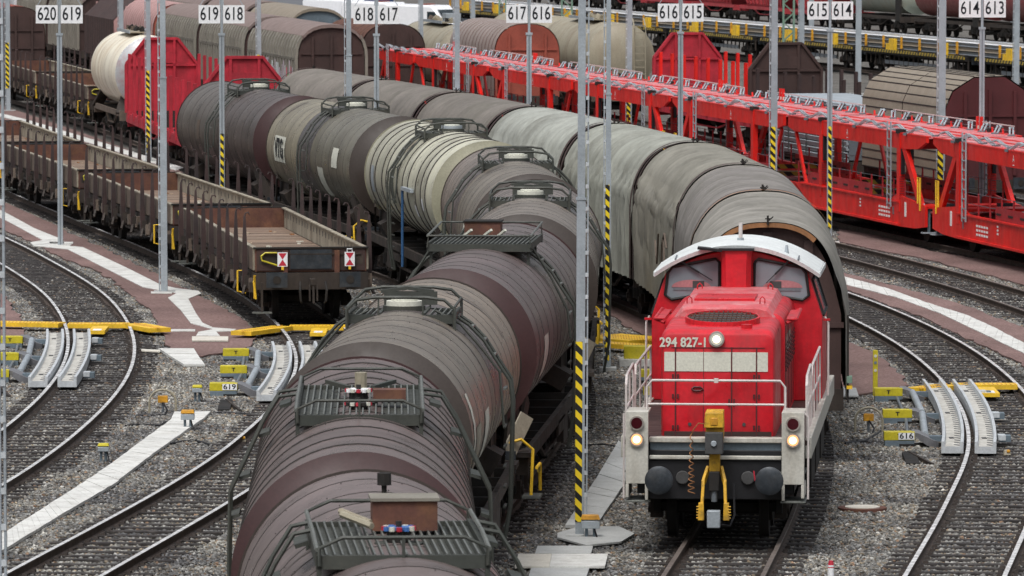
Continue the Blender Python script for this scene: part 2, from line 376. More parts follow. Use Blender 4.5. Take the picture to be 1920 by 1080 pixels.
RAIL = [(-.07, -.165), (.07, -.165), (.07, -.15), (.014, -.13), (.014, -.045), (.038, -.035), (.038, -.004), (.033, 0), (-.033, 0), (-.038, -.004), (-.038, -.035), (-.012, -.045), (-.012, -.13), (-.07, -.15)]
SLW = 2.5
def sleeper_fn(mb):
    for a, b, t in ((-SLW / 2, SLW / 2, 1),):
        rings = []
        for x in (a, a + .03, b - .03, b):
            e = .0 if a < x < b else .02
            rings.append([(x, -.09 + e, -.26), (x, -.085 + e, -.152 - e), (x, -.06, -.141 - e), (x, .06, -.141 - e), (x, .085 - e, -.152 - e), (x, .09 - e, -.26)])
        mb.loft(rings, M_sleeper, closed=True, cap=True)
    for x in (-.7525, .7525):
        for sx in (-1, 1):
            mb.box((x + sx * .12, 0, -.135), (.10, .15, .06), M_clip, tw=.7)
            mb.cyl((x + sx * .13, 0, -.14), (x + sx * .13, 0, -.10), .022, M_clip, 6)
LBL = {
 'A': 'leftmost curved railway track with two polished rails on dark sleepers',
 'B': 'curved railway track beneath the stake wagons and grey retarder numbered 619',
 'C': 'railway track carrying the long curve of brown tank wagons',
 'D': 'railway track under the red shunting locomotive and tarpaulin wagons',
 'E': 'curved railway track with polished rails through the retarder numbered 616',
 'F': 'empty rusty railway track between the white path and the red car transporters',
 'G': 'railway track under the bright red car transporter wagons',
 'H': 'railway track behind the red car transporters carrying the hooded coil wagons',
 'I': 'railway track of the beige tank wagon and the red end wall wagon',
 'K': 'railway track under the long flat wagons loaded with rails',
 'L': 'farthest railway track carrying the dark red tank wagons'}
RNG = {'A': (100, 300), 'B': (86, 330), 'C': (80, 330), 'D': (86, 420), 'E': (86, 420), 'F': (140, 420), 'G': (160, 420), 'H': (180, 420), 'I': (190, 420), 'K': (320, 480), 'L': (390, 540)}
CACHE['sleeper'] = None
mbs = MB(); sleeper_fn(mbs); SLM = mbs.mesh('sleeper')
for k in 'ABCDEFGHIKL':
    y0, y1 = RNG[k]
    root = thing('railway_track', LBL[k], 'railway track', (T(k, y0), y0, 0))
    off = Vector(root.location)
    pol = M_railtop if k in 'ABE' else M_railrust
    for sd in (-1, 1):
        mb = MB(); rings = []; y = y0
        while y <= y1:
            p, d, r = frame_at(k, y); p = p + r * sd * .7525 - off
            rings.append([p + r * q[0] + Vector((0, 0, q[1])) for q in RAIL]); y += 1.5 if y < 220 else 5
        n = len(RAIL); o0 = 0
        mb.loft(rings, M_railside, closed=True, cap=True)
        kt = mb.mi(pol)
        for i in range(len(rings) - 1):
            for j in (6, 7, 8): mb.m[i * n + j] = kt
        obj('rail', mb, root)
    ys = []; y = y0 + .3
    lim = 215 if k in 'AB' else 250
    while y < min(y1, lim): ys.append(y); y += .62
    # which are in view
    vis = [y for y in ys if (k in 'ABEF') or (k == 'D' and y < 103) or (k == 'C' and y < 125)]
    if k == 'A': vis = [y for y in vis if y > 108]
    if k == 'F': vis = [y for y in vis if y > 150]
    ind = vis[:100] if k in 'ABCDEF' else []
    rest = [y for y in ys if y not in set(ind)]
    for y in ind:
        p, d, r = frame_at(k, y); o = bpy.data.objects.new('sleeper', SLM); COL.objects.link(o); o.parent = root
        o.location = p - off + Vector((random.uniform(-.03, .03), 0, random.uniform(-.012, .006))); o.rotation_euler = (0, 0, -math.atan2(d.x, d.y) + random.uniform(-.01, .01))
    mb = MB()
    for y in rest:
        p, d, r = frame_at(k, y)
        q = p - off
        a = q - r * 1.25; b = q + r * 1.25
        vs = [c + d * e + Vector((0, 0, z)) for c in (a, b) for e, z in ((-.12, -.26), (-.11, -.15), (-.08, -.138), (.08, -.138), (.11, -.15), (.12, -.26))]
        mb.add(vs, [(i, i + 1, i + 7, i + 6) for i in range(5)], M_sleeper)
    if mb.v: obj('sleepers', mb, root, kind='stuff')

# ------------------------------------------------------------------ ballast stones (stuff)
def stone_patch(size, n, name, seed, zt):
    rnd = np.random.RandomState(seed)
    base = np.array([(0, 0, 1), (.9, 0, .25), (.28, .86, .3), (-.73, .53, .2), (-.73, -.53, .3), (.28, -.86, .2), (.5, .4, -.6), (-.6, .1, -.6), (.2, -.6, -.6)], float)
    tri = [(0, 1, 2), (0, 2, 3), (0, 3, 4), (0, 4, 5), (0, 5, 1), (1, 6, 2), (2, 6, 7), (2, 7, 3), (3, 7, 4), (4, 7, 8), (4, 8, 5), (5, 8, 1), (1, 8, 6)]
    V = []; Fc = []; C = []
    pal = np.array([(.26, .265, .262), (.17, .172, .172), (.34, .345, .34), (.21, .195, .175), (.11, .11, .11), (.30, .255, .195), (.25, .17, .12), (.46, .46, .45), (.19, .19, .188)])
    pw = np.array([.22, .2, .14, .12, .1, .08, .04, .04, .06])
    for i in range(n):
        s = rnd.uniform(.022, .046)
        q = base * (1 + rnd.uniform(-.25, .25, base.shape)); q = q * [s * rnd.uniform(.8, 1.3), s * rnd.uniform(.8, 1.3), s * rnd.uniform(.6, 1.0)]
        a = rnd.uniform(0, 6.28); ca, sa = math.cos(a), math.sin(a); b_ = rnd.uniform(-.7, .7); cb, sb = math.cos(b_), math.sin(b_)
        q = q @ np.array([[1, 0, 0], [0, cb, sb], [0, -sb, cb]]) @ np.array([[ca, sa, 0], [-sa, ca, 0], [0, 0, 1]])
        q += [rnd.uniform(-size / 2, size / 2), rnd.uniform(-size / 2, size / 2), zt - rnd.uniform(.015, .05)]
        o = len(V) * 0 + i * 9
        V.append(q); Fc += [(a_ + o, b2 + o, c_ + o) for a_, b2, c_ in tri]
        c = pal[rnd.choice(9, p=pw)] * rnd.uniform(.45, 1.15); C += [(*c, 1)] * len(tri)
    me = bpy.data.meshes.new(name); me.from_pydata(np.concatenate(V).tolist(), [], Fc)
    a = me.attributes.new('tint', 'FLOAT_COLOR', 'FACE'); a.data.foreach_set('color', np.array(C).ravel())
    me.materials.append(M_stone); me.update(); return me
M_stone = bpy.data.materials.new('ballast_stone'); M_stone.use_nodes = True
_n = M_stone.node_tree.nodes; _l = M_stone.node_tree.links; _b = _n['Principled BSDF']; _b.inputs['Roughness'].default_value = .9; _b.inputs['Specular IOR Level'].default_value = .25
_a = _n.new('ShaderNodeAttribute'); _a.attribute_name = 'tint'
_g = _n.new('ShaderNodeNewGeometry'); _t = _n.new('ShaderNodeTexNoise'); _t.inputs['Scale'].default_value = .5; _t.inputs['Detail'].default_value = 5; _l.new(_g.outputs['Position'], _t.inputs['Vector'])
_mr = _n.new('ShaderNodeValToRGB'); _mr.color_ramp.elements[0].position = .35; _mr.color_ramp.elements[0].color = (.60, .59, .60, 1); _mr.color_ramp.elements[1].position = .66; _mr.color_ramp.elements[1].color = (1.25, 1.2, 1.1, 1)
_l.new(_t.outputs['Fac'], _mr.inputs[0])
_x = _n.new('ShaderNodeMix'); _x.data_type = 'RGBA'; _x.blend_type = 'MULTIPLY'; _x.inputs[0].default_value = 1
_l.new(_a.outputs['Color'], _x.inputs[6]); _l.new(_mr.outputs[0], _x.inputs[7]); _l.new(_x.outputs[2], _b.inputs['Base Color'])
PS = 2.0
pm = stone_patch(PS, 1500, 'ballast_stones', 3, -.164)
src = bpy.data.objects.new('ballast_stones', pm); COL.objects.link(src); src['kind'] = 'stuff'; src.location = (-1.0, 101.0, 0)
pts = []
yy = 93.0
while yy < 236:
    hw = .082 * yy + 2
    x = -math.ceil(hw / 2) * 2 + 1.0
    while x < hw:
        if not (abs(x + 1) < .1 and abs(yy - 101) < .1): pts.append((x - 0.0, yy, 0))
        x += PS
    yy += PS
pme = bpy.data.meshes.new('ballast_gravel'); pme.from_pydata([(p[0], p[1], 0) for p in pts], [], [])
po = bpy.data.objects.new('ballast_gravel', pme); COL.objects.link(po); po['kind'] = 'stuff'
gn = bpy.data.node_groups.new('ballast_scatter', 'GeometryNodeTree')
gn.interface.new_socket('Geometry', in_out='INPUT', socket_type='NodeSocketGeometry'); gn.interface.new_socket('Geometry', in_out='OUTPUT', socket_type='NodeSocketGeometry')
gi = gn.nodes.new('NodeGroupInput'); go = gn.nodes.new('NodeGroupOutput'); ip = gn.nodes.new('GeometryNodeInstanceOnPoints'); oi = gn.nodes.new('GeometryNodeObjectInfo'); oi.inputs['Object'].default_value = src
rv = gn.nodes.new('FunctionNodeRandomValue'); rv.data_type = 'INT'; rv.inputs[4].default_value = 0; rv.inputs[5].default_value = 3
ml = gn.nodes.new('ShaderNodeMath'); ml.operation = 'MULTIPLY'; ml.inputs[1].default_value = PI / 2
cx = gn.nodes.new('ShaderNodeCombineXYZ')
gn.links.new(gi.outputs[0], ip.inputs['Points']); gn.links.new(oi.outputs['Geometry'], ip.inputs['Instance'])
gn.links.new(rv.outputs[2], ml.inputs[0]); gn.links.new(ml.outputs[0], cx.inputs[2]); gn.links.new(cx.outputs[0], ip.inputs['Rotation'])
gn.links.new(ip.outputs[0], go.inputs[0])
md = po.modifiers.new('scatter', 'NODES'); md.node_group = gn

# ------------------------------------------------------------------ paths and slabs
def poly(name, px, m, z, kind='structure', thick=.03, **kw):
    P = [G(*p, z) for p in px]
    if m is M_path:
        rj = random.Random(len(px)); Q = []
        for a, b in zip(P, P[1:] + P[:1]):
            n_ = max(1, int(math.hypot(b[0] - a[0], (b[1] - a[1]) * .5) / .35))
            for q in range(n_): t = q / n_; Q.append((a[0] + (b[0] - a[0]) * t + rj.uniform(-.07, .07), a[1] + (b[1] - a[1]) * t + rj.uniform(-.25, .25)))
        P = Q
    ar = sum(P[i][0] * P[(i + 1) % len(P)][1] - P[(i + 1) % len(P)][0] * P[i][1] for i in range(len(P)))
    if ar < 0: P = P[::-1]
    n = len(P)
    mb = MB(); mb.add([(x, y, z) for x, y in P] + [(x, y, z - thick) for x, y in P], [tuple(range(n))] + [(i, n + i, n + (i + 1) % n, (i + 1) % n) for i in range(n)], m)
    o = obj(name, mb, smooth=False)
    if kind: o['kind'] = kind
    for k_, v_ in kw.items(): o[k_] = v_
    return o
ZP = -.128
poly('path', [(8, 380), (110, 427), (200, 467), (300, 517), (400, 567), (467, 607), (477, 637), (460, 653), (377, 668), (333, 667), (320, 653), (300, 617), (277, 577), (200, 517), (100, 473), (8, 430)], M_path, ZP)
poly('path', [(-60, 480), (8, 553), (45, 605), (45, 640), (-60, 640)], M_path, ZP)
poly('path', [(1573, 428), (1640, 440), (1747, 470), (1930, 503), (1930, 535), (1747, 488), (1573, 452)], M_path, ZP)
poly('path', [(1573, 508), (1713, 545), (1813, 573), (1930, 618), (1930, 690), (1913, 680), (1813, 633), (1713, 587), (1573, 538)], M_path, ZP)
poly('path', [(1573, 632), (1640, 662), (1690, 702), (1700, 722), (1640, 735), (1573, 742)], M_path, ZP)
poly('path', [(1110, 560), (1180, 615), (1235, 640), (1235, 600), (1140, 545)], M_path, ZP)
for a, b in ('AB', 'BC', 'CD', 'DE', 'EF', 'FG', 'GH', 'HI'):
    mb = MB(); rings = []
    y = 196 if a not in 'E' else 200
    while y < 420:
        x = (T(a, y) + T(b, y)) / 2
        wd = 1.0
        rings.append([(x - wd, y, ZP - .006), (x + wd, y, ZP - .006)]); y += 6
    mb.loft(rings[::1], M_path, closed=False)
    mb.f = [f[::-1] for f in mb.f]
    struct('path', mb, smooth=False)
# pale concrete trough covers
ZC = -.112
def walkway(pxl, m=M_conc): return poly('path', pxl, m, ZC)
walkway([(-60, 366), (8, 397), (65, 428), (110, 446), (120, 452), (62, 460), (57, 454), (80, 450), (8, 411), (-60, 380)])
walkway([(62, 460.5), (120, 452.5), (120, 460), (155, 463), (236, 501), (300, 533), (330, 540), (372, 545), (377, 550), (353, 560), (368, 588), (380, 605), (398, 613), (358, 606), (338, 580), (315, 558), (332, 549), (268, 538), (127, 467)])
walkway([(362, 606.8), (397, 613.6), (443, 617), (437, 620), (405, 621), (412, 629), (368, 629), (372, 622), (400, 617)])
walkway([(309, 617), (366, 617), (366, 620.5), (309, 620.5)])
walkway([(283, 546.5), (322, 546), (322, 549.5), (283, 549.5)])
walkway([(93, 453.2), (137, 453.2), (137, 456.5), (93, 456.5)])
poly('path', [(360, 630.5), (428, 630.5), (428, 638), (360, 638)], M_conc2, ZC + .03)
# long slabs made of individual covers
def slab_run(L, Rr, m, n, z=ZC, gap=.03):
    """pairs of pixel points left/right edge -> many covers"""
    Lw = [Vector((*G(*p, z), z)) for p in L]; Rw = [Vector((*G(*p, z), z)) for p in Rr]
    def samp(P, t):
        D = [0]
        for i in range(1, len(P)): D.append(D[-1] + (P[i] - P[i - 1]).length)
        s = t * D[-1]
        for i in range(1, len(P)):
            if s <= D[i] + 1e-6: return P[i - 1].lerp(P[i], (s - D[i - 1]) / (D[i] - D[i - 1]))
        return P[-1]
    mb = MB()
    for i in range(n):
        a, b = i / n, (i + 1) / n - gap / n
        q = [samp(Lw, a), samp(Rw, a), samp(Rw, b), samp(Lw, b)]
        dz = Vector((0, 0, random.uniform(-.006, .006)))
        g = random.uniform(.92, 1.06)
        mb.add([p + dz for p in q] + [p + Vector((0, 0, -.05)) for p in q], [(0, 1, 2, 3), (0, 4, 5, 1), (1, 5, 6, 2), (2, 6, 7, 3), (3, 7, 4, 0)], m)
    return struct('path', mb, smooth=False)
slab_run([(-40, 1018), (7, 999), (127, 923), (207, 870), (283, 813), (320, 787), (327, 771)], [(-40, 1052), (7, 1030), (100, 973), (213, 907), (283, 853), (333, 817), (383, 783), (395, 770)], M_conc, 52)
slab_run([(1573, 529.5), (1680, 557), (1763, 587), (1847, 627), (1930, 667)], [(1573, 515), (1663, 540), (1747, 570), (1813, 590), (1863, 613), (1930, 648)], M_conc, 30, ZC)
slab_run([(1060, 984), (1120, 893), (1160, 826)], [(1118, 984), (1167, 912), (1200, 850)], M_trough, 14)
slab_run([(0, 218), (50, 231), (140, 259), (330, 319)], [(0, 212), (50, 224), (150, 254), (345, 314)], M_conc, 30)
slab_run([(345, 683), (321, 668), (297, 653)], [(384, 683), (372, 667), (363, 653)], M_conc, 3)
poly('path', [(265, 654), (300, 656), (300, 658.5), (265, 657)], M_conc2, ZC)
poly('path', [(1045, 999), (1085, 987), (1160, 986.5), (1190, 1000), (1165, 1015), (1100, 1022), (1045, 1007)], M_trough, ZC)
poly('path', [(1008, 1023), (1112, 1023), (1108, 1037.5), (1003, 1037.5)], M_trough, ZC + .012)
poly('path', [(972, 1038), (1034, 1038), (1030, 1062), (965, 1062)], M_conc2, ZC + .02)
poly('path', [(1034.5, 1038), (1140, 1038), (1134, 1062), (1030.5, 1062)], M_conc, ZC + .02)
poly('path', [(996, 1064), (1105, 1064), (1098, 1084), (990, 1084)], M_trough, ZC)
poly('path', [(1580, 725), (1605, 727), (1610, 742), (1578, 742)], M_trough, ZC + .01)
mbr = MB(); mbr.add([(-60, 425, -.2), (-2, 425, -.2), (-20, 640, -.2), (-120, 640, -.2)], [(0, 1, 2, 3)], M_road); struct('road', mbr, smooth=False)

# ------------------------------------------------------------------ running gear
def wheel_fn(mb):
    for s in (-1, 1):
        mb.cyl((s * .68, 0, .46), (s * .815, 0, .46), .46, M_under, 20)
        mb.cyl((s * .66, 0, .46), (s * .69, 0, .46), .49, M_under, 20)
        mb.cyl((s * .815, 0, .46), (s * .86, 0, .46), .2, M_frame, 12)
    mb.cyl((-.8, 0, .46), (.8, 0, .46), .08, M_under, 8)
def bogieframe_fn(mb):
    for s in (-1, 1):
        mb.prismx([(-1.25, .42), (-1.2, .62), (-.5, .72), (-.35, .82), (.35, .82), (.5, .72), (1.2, .62), (1.25, .42), (.95, .38), (.5, .42), (-.5, .42), (-.95, .38)], s * .93, s * 1.03, M_under)
        for y in (-.9, .9):
            mb.box((s * 1.0, y, .46), (.2, .3, .3), M_frame)
            mb.cyl((s * 1.1, y, .46), (s * 1.14, y, .46), .09, M_frame, 8)
        for y in (-.2, 0, .2): mb.cyl((s * 1.0, y, .44), (s * 1.0, y, .74), .07, M_under, 8)
    mb.box((0, 0, .72), (2.1, .5, .22), M_under); mb.box((0, 1.1, .5), (2, .12, .14), M_under); mb.box((0, -1.1, .5), (2, .12, .14), M_under)
def bogie(parent, y, rz=0):
    b = cpart('bogie', 'bogie', bogieframe_fn, parent, (0, y, 0), rz)
    for w_ in (-.9, .9): cpart('wheelset', 'wheelset', wheel_fn, b, (0, w_, 0))
def buffer_fn(mb):
    mb.cyl((0, .62, 1.06), (0, .22, 1.06), .13, M_under, 12); mb.cyl((0, .25, 1.06), (0, .06, 1.06), .085, M_frame, 12)
    mb.box((0, .03, 1.06), (.50, .06, .36), M_buffer); mb.cyl((0, .0, 1.06), (0, -.012, 1.06), .1, M_under, 12)
def buffers(parent, L):
    for e in (-1, 1):
        for s in (-1, 1):
            o = cpart('buffer', 'buffer', buffer_fn, parent, (s * .875, e * L / 2, 0), 0 if e < 0 else PI)
def coupling_fn(mb):
    mb.box((0, .25, 1.0), (.12, .4, .14), M_frame); mb.bar((0, .1, 1.0), (0, .02, .5), .05, .05, M_frame); mb.bar((-.09, .08, .95), (-.09, .03, .55), .035, .05, M_frame); mb.bar((.09, .08, .95), (.09, .03, .55), .035, .05, M_frame)
    mb.tube([(.3, .2, 1.0), (.32, .05, .8), (.3, .05, .55), (.27, .1, .5)], .03, M_under)
    mb.tube([(-.3, .2, 1.0), (-.32, .05, .8), (-.3, .05, .55), (-.27, .1, .5)], .03, M_under)
def underframe(parent, key, L, z=1.2, wdt=2.6, m=M_frame, deep=.22):
    def fn(mb):
        l = L / 2 - .55
        for s in (-1, 1): mb.box((s * wdt / 2, 0, z - deep / 2), (.09, l * 2, deep), m)
        for s in (-1, 1): mb.box((s * .25, 0, z - .15), (.08, l * 2, .2), M_under)
        for e in (-1, 1): mb.box((0, e * l, z - .2), (wdt + .1, .12, .4), m)
        y = -l + 1
        while y < l: mb.box((0, y, z - .1), (wdt, .1, .14), M_under); y += 1.6
        mb.cyl((-.5, .6, .75), (-.5, 1.6, .75), .2, M_under, 10); mb.box((.6, -.4, .75), (.5, .7, .35), M_under)
        mb.bar((-1.1, -2, .6), (1.1, -2, .6), .05, .05, M_frame)
        for s in (-1, 1): mb.bar((s * 1.15, -l * .45, z - deep), (s * 1.15, -l * .2, .6), .06, .06, m); mb.bar((s * 1.15, l * .45, z - deep), (s * 1.15, l * .2, .6), .06, .06, m); mb.bar((s * 1.15, -l * .2, .6), (s * 1.15, l * .2, .6), .06, .06, m)
    cpart('underframe', key, fn, parent)

# ------------------------------------------------------------------ tank wagons
RT, ZT = 1.39, 2.76
def ring(y, r, n=64, zc=ZT, rx=1.0):
    return [(r * rx * math.cos(2 * PI * i / n), y, zc + r * math.sin(2 * PI * i / n)) for i in range(n)]
def tank_shell(mb, L, cols, seam_w=.022, nseg=13, r=RT, zc=ZT, head=M_head, ribs=False, rib_r=.0, mbody=None):
    mbody = mbody or M_tank
    h = L / 2; rings = []; ms = []; ts = []
    hd = .42
    # near (y=-h) head
    prof = [(-h - hd + .0, .02), (-h - hd + .02, .5), (-h - hd + .09, .85), (-h - hd + .20, 1.12), (-h - .10, 1.34), (-h - .04, 1.42), (-h - .03, r - .05), (-h, r)]
    prof = [(y, rr * r / 1.5 if rr < 1.42 else rr) for y, rr in prof]
    for i, (y, rr) in enumerate(prof): rings.append(ring(y, rr, zc=zc)); 
    for i in range(len(prof) - 1): ms.append(head); ts.append((1, 1, 1))
    rj = random.Random(int(L * 10) + nseg)
    ys = [-h + L * (i + (rj.uniform(-.2, .2) if 0 < i < nseg else 0)) / nseg for i in range(nseg + 1)]
    for i in range(nseg):
        a, b = ys[i] + (seam_w if i else .03), ys[i + 1] - 0
        if i == 0: a = -h + .03
        rings.append(ring(a, r + .006, zc=zc)); ms.append(mbody); ts.append(cols[i % len(cols)])
        rings.append(ring(b - seam_w, r + .006, zc=zc)); ms.append(mbody); ts.append(cols[i % len(cols)])
        if i < nseg - 1:
            rings.append(ring(b - seam_w + .002, r + .006 + rib_r, zc=zc)); ms.append(M_seam); ts.append((1, 1, 1))
            rings.append(ring(b, r + .006 + rib_r, zc=zc)); ms.append(M_seam); ts.append((1, 1, 1))
    for y, rr in prof[::-1]: rings.append(ring(-y, rr, zc=zc)); ms.append(head); ts.append((1, 1, 1))
    mb.loft(rings, M_tank, closed=True, cap=True, ms=ms, ts=ts)
def rivets(mb, L, nseg, r=RT, zc=ZT):
    h = L / 2
    for i in range(1, nseg):
        y = -h + L * i / nseg + .04
        for k in range(6):
            a = PI * (.12 + .15 * k) + (i % 3) * .07
            x, z = (r + .012) * math.cos(a), zc + (r + .012) * math.sin(a)
            mb.box((x, y, z), (.012, .012, .010), M_seam)
def rail_arc(mb, y, half, z0, z1, r=.022, drop=True, m=None):
    m = m or M_green
    c = .42
    pts = [(-half, y, z0), (-half, y, z1 - .18), (-half + c * .35, y, z1 - .04), (-half + c, y, z1), (half - c, y, z1), (half - c * .35, y, z1 - .04), (half, y, z1 - .18), (half, y, z0)]
    mb.tube(pts, r, m)
    for x in (-half + c + .05, half - c - .05): mb.bar((x, y, z0), (x, y, z1), .025, .025, m)
def side_stair(mb, s, y0, y1, m=None, r=RT, zc=ZT):
    """ladder hugging the tank flank from the platform to the frame"""
    m = m or M_green
    for y in (y0, y1):
        pts = []
        for a in (62, 50, 38, 26, 12, 0):
            rr = r + .14 + (.0 if a > 20 else .10)
            pts.append((s * rr * math.cos(R(a)), y, zc + rr * math.sin(R(a))))
        pts.append((s * (r + .2), y, 1.2)); pts.append((s * (r + .1), y, .62))
        mb.tube(pts, .028, m)
    for a in (58, 48, 38, 28, 18, 8):
        rr = r + .14
        mb.bar((s * rr * math.cos(R(a)), y0, zc + rr * math.sin(R(a))), (s * rr * math.cos(R(a)), y1, zc + rr * math.sin(R(a))), .05, .03, M_grate)
    for z in (2.4, 2.1, 1.8, 1.5, 1.2, .9, .64): mb.bar((s * (r + .12), y0, z), (s * (r + .12), y1, z), .04, .03, m)
def grating(mb, x0, x1, y0, y1, z, m=None, slope=0):
    m = m or M_green
    mb.box(((x0 + x1) / 2, (y0 + y1) / 2, z - .06), (x1 - x0, y1 - y0, .012), M_green)
    n = int((x1 - x0) / .075)
    for i in range(n + 1):
        x = x0 + (x1 - x0) * i / n
        mb.box((x, (y0 + y1) / 2, z - .02), (.018, y1 - y0, .05), M_grate)
    for y in (y0, y1): mb.box(((x0 + x1) / 2, y, z - .07), (x1 - x0 + .06, .05, .13), M_green)
    for x in (x0 - .01, x1 + .01): mb.box((x, (y0 + y1) / 2, z - .04), (.05, y1 - y0, .12), M_green)
def handwheel(mb, x, y, z, m1, m2):
    z -= .03
    mb.cyl((x, y, z - .15), (x, y, z), .12, M_under, 14); mb.cyl((x, y, z - .18), (x, y, z - .13), .24, M_green, 18)
    for i in range(12):
        a = 2 * PI * i / 12
        mb.cyl((x + .14 * math.cos(a), y + .14 * math.sin(a), z - .01), (x + .14 * math.cos(a), y + .14 * math.sin(a), z + .03), .03, (m1, m2, M_cream)[i % 3], 8)
    mb.cyl((x, y, z), (x, y, z + .025), .13, m2, 16); mb.cyl((x, y, z), (x, y, z + .08), .03, M_under, 8)

TANKS = [
 # z, style, cols, head material
 (62.2, 'A', [(.185, .138, .130)] * 4 + [(.172, .130, .124)] * 5 + [(.19, .142, .135)] * 4, M_head),
 (78.6, 'A', [(.155, .112, .105), (.165, .12, .112), (.15, .108, .102), (.165, .118, .11)] * 4, M_headred),
 (95.6, 'B', [(.205, .168, .135)] * 6 + [(.135, .110, .108)] * 2 + [(.285, .225, .175)] * 5, M_head),
 (112.2, 'D', [(.155, .112, .108)] * 6 + [(.175, .142, .125)] * 2 + [(.145, .108, .103)] * 5, M_headred),
 (129.2, 'B', [(.225, .185, .155)] * 6 + [(.155, .135, .13)] * 2 + [(.23, .185, .165)] * 5, M_head),
 (146.0, 'B', [(.215, .18, .145)] * 6 + [(.155, .12, .118)] * 2 + [(.245, .195, .165)] * 5, M_head),
 (163.2, 'W', [(.62, .59, .46), (.66, .63, .50), (.57, .54, .42)] * 4, M_headolive),
 (179.4, 'B', [(.165, .148, .115)] * 6 + [(.10, .086, .086)] * 2 + [(.31, .27, .195)] * 5, M_head),
 (195.6, 'E', [(.105, .080, .074)] * 6 + [(.12, .105, .092)] * 2 + [(.125, .105, .092)] * 5, M_headred),
]
TLAB = [
 'nearest brown tank wagon with grated platform and blue red valve wheel beside rusty box',
 'mauve brown tank wagon second from front with wide grated platform and red valves',
 'tan and brown tank wagon with hooped railings and pale manhole lid',
 'purple brown tank wagon with raised rusty box on grated platform, beside the flat wagon end',
 'grey tan tank wagon with hooped railings at the bend left of the tall mast',
 'tan tank wagon with hooped railings partly behind the bend, next to the cream ribbed tank',
 'cream white tank wagon with dark ribs and blue post, olive end',
 'brown grey tank wagon with VTG lettering patch and hooped railings, behind the cream tank',
 'dark brown last tank wagon of the train, next to the red end wall wagon']
TL = 14.2
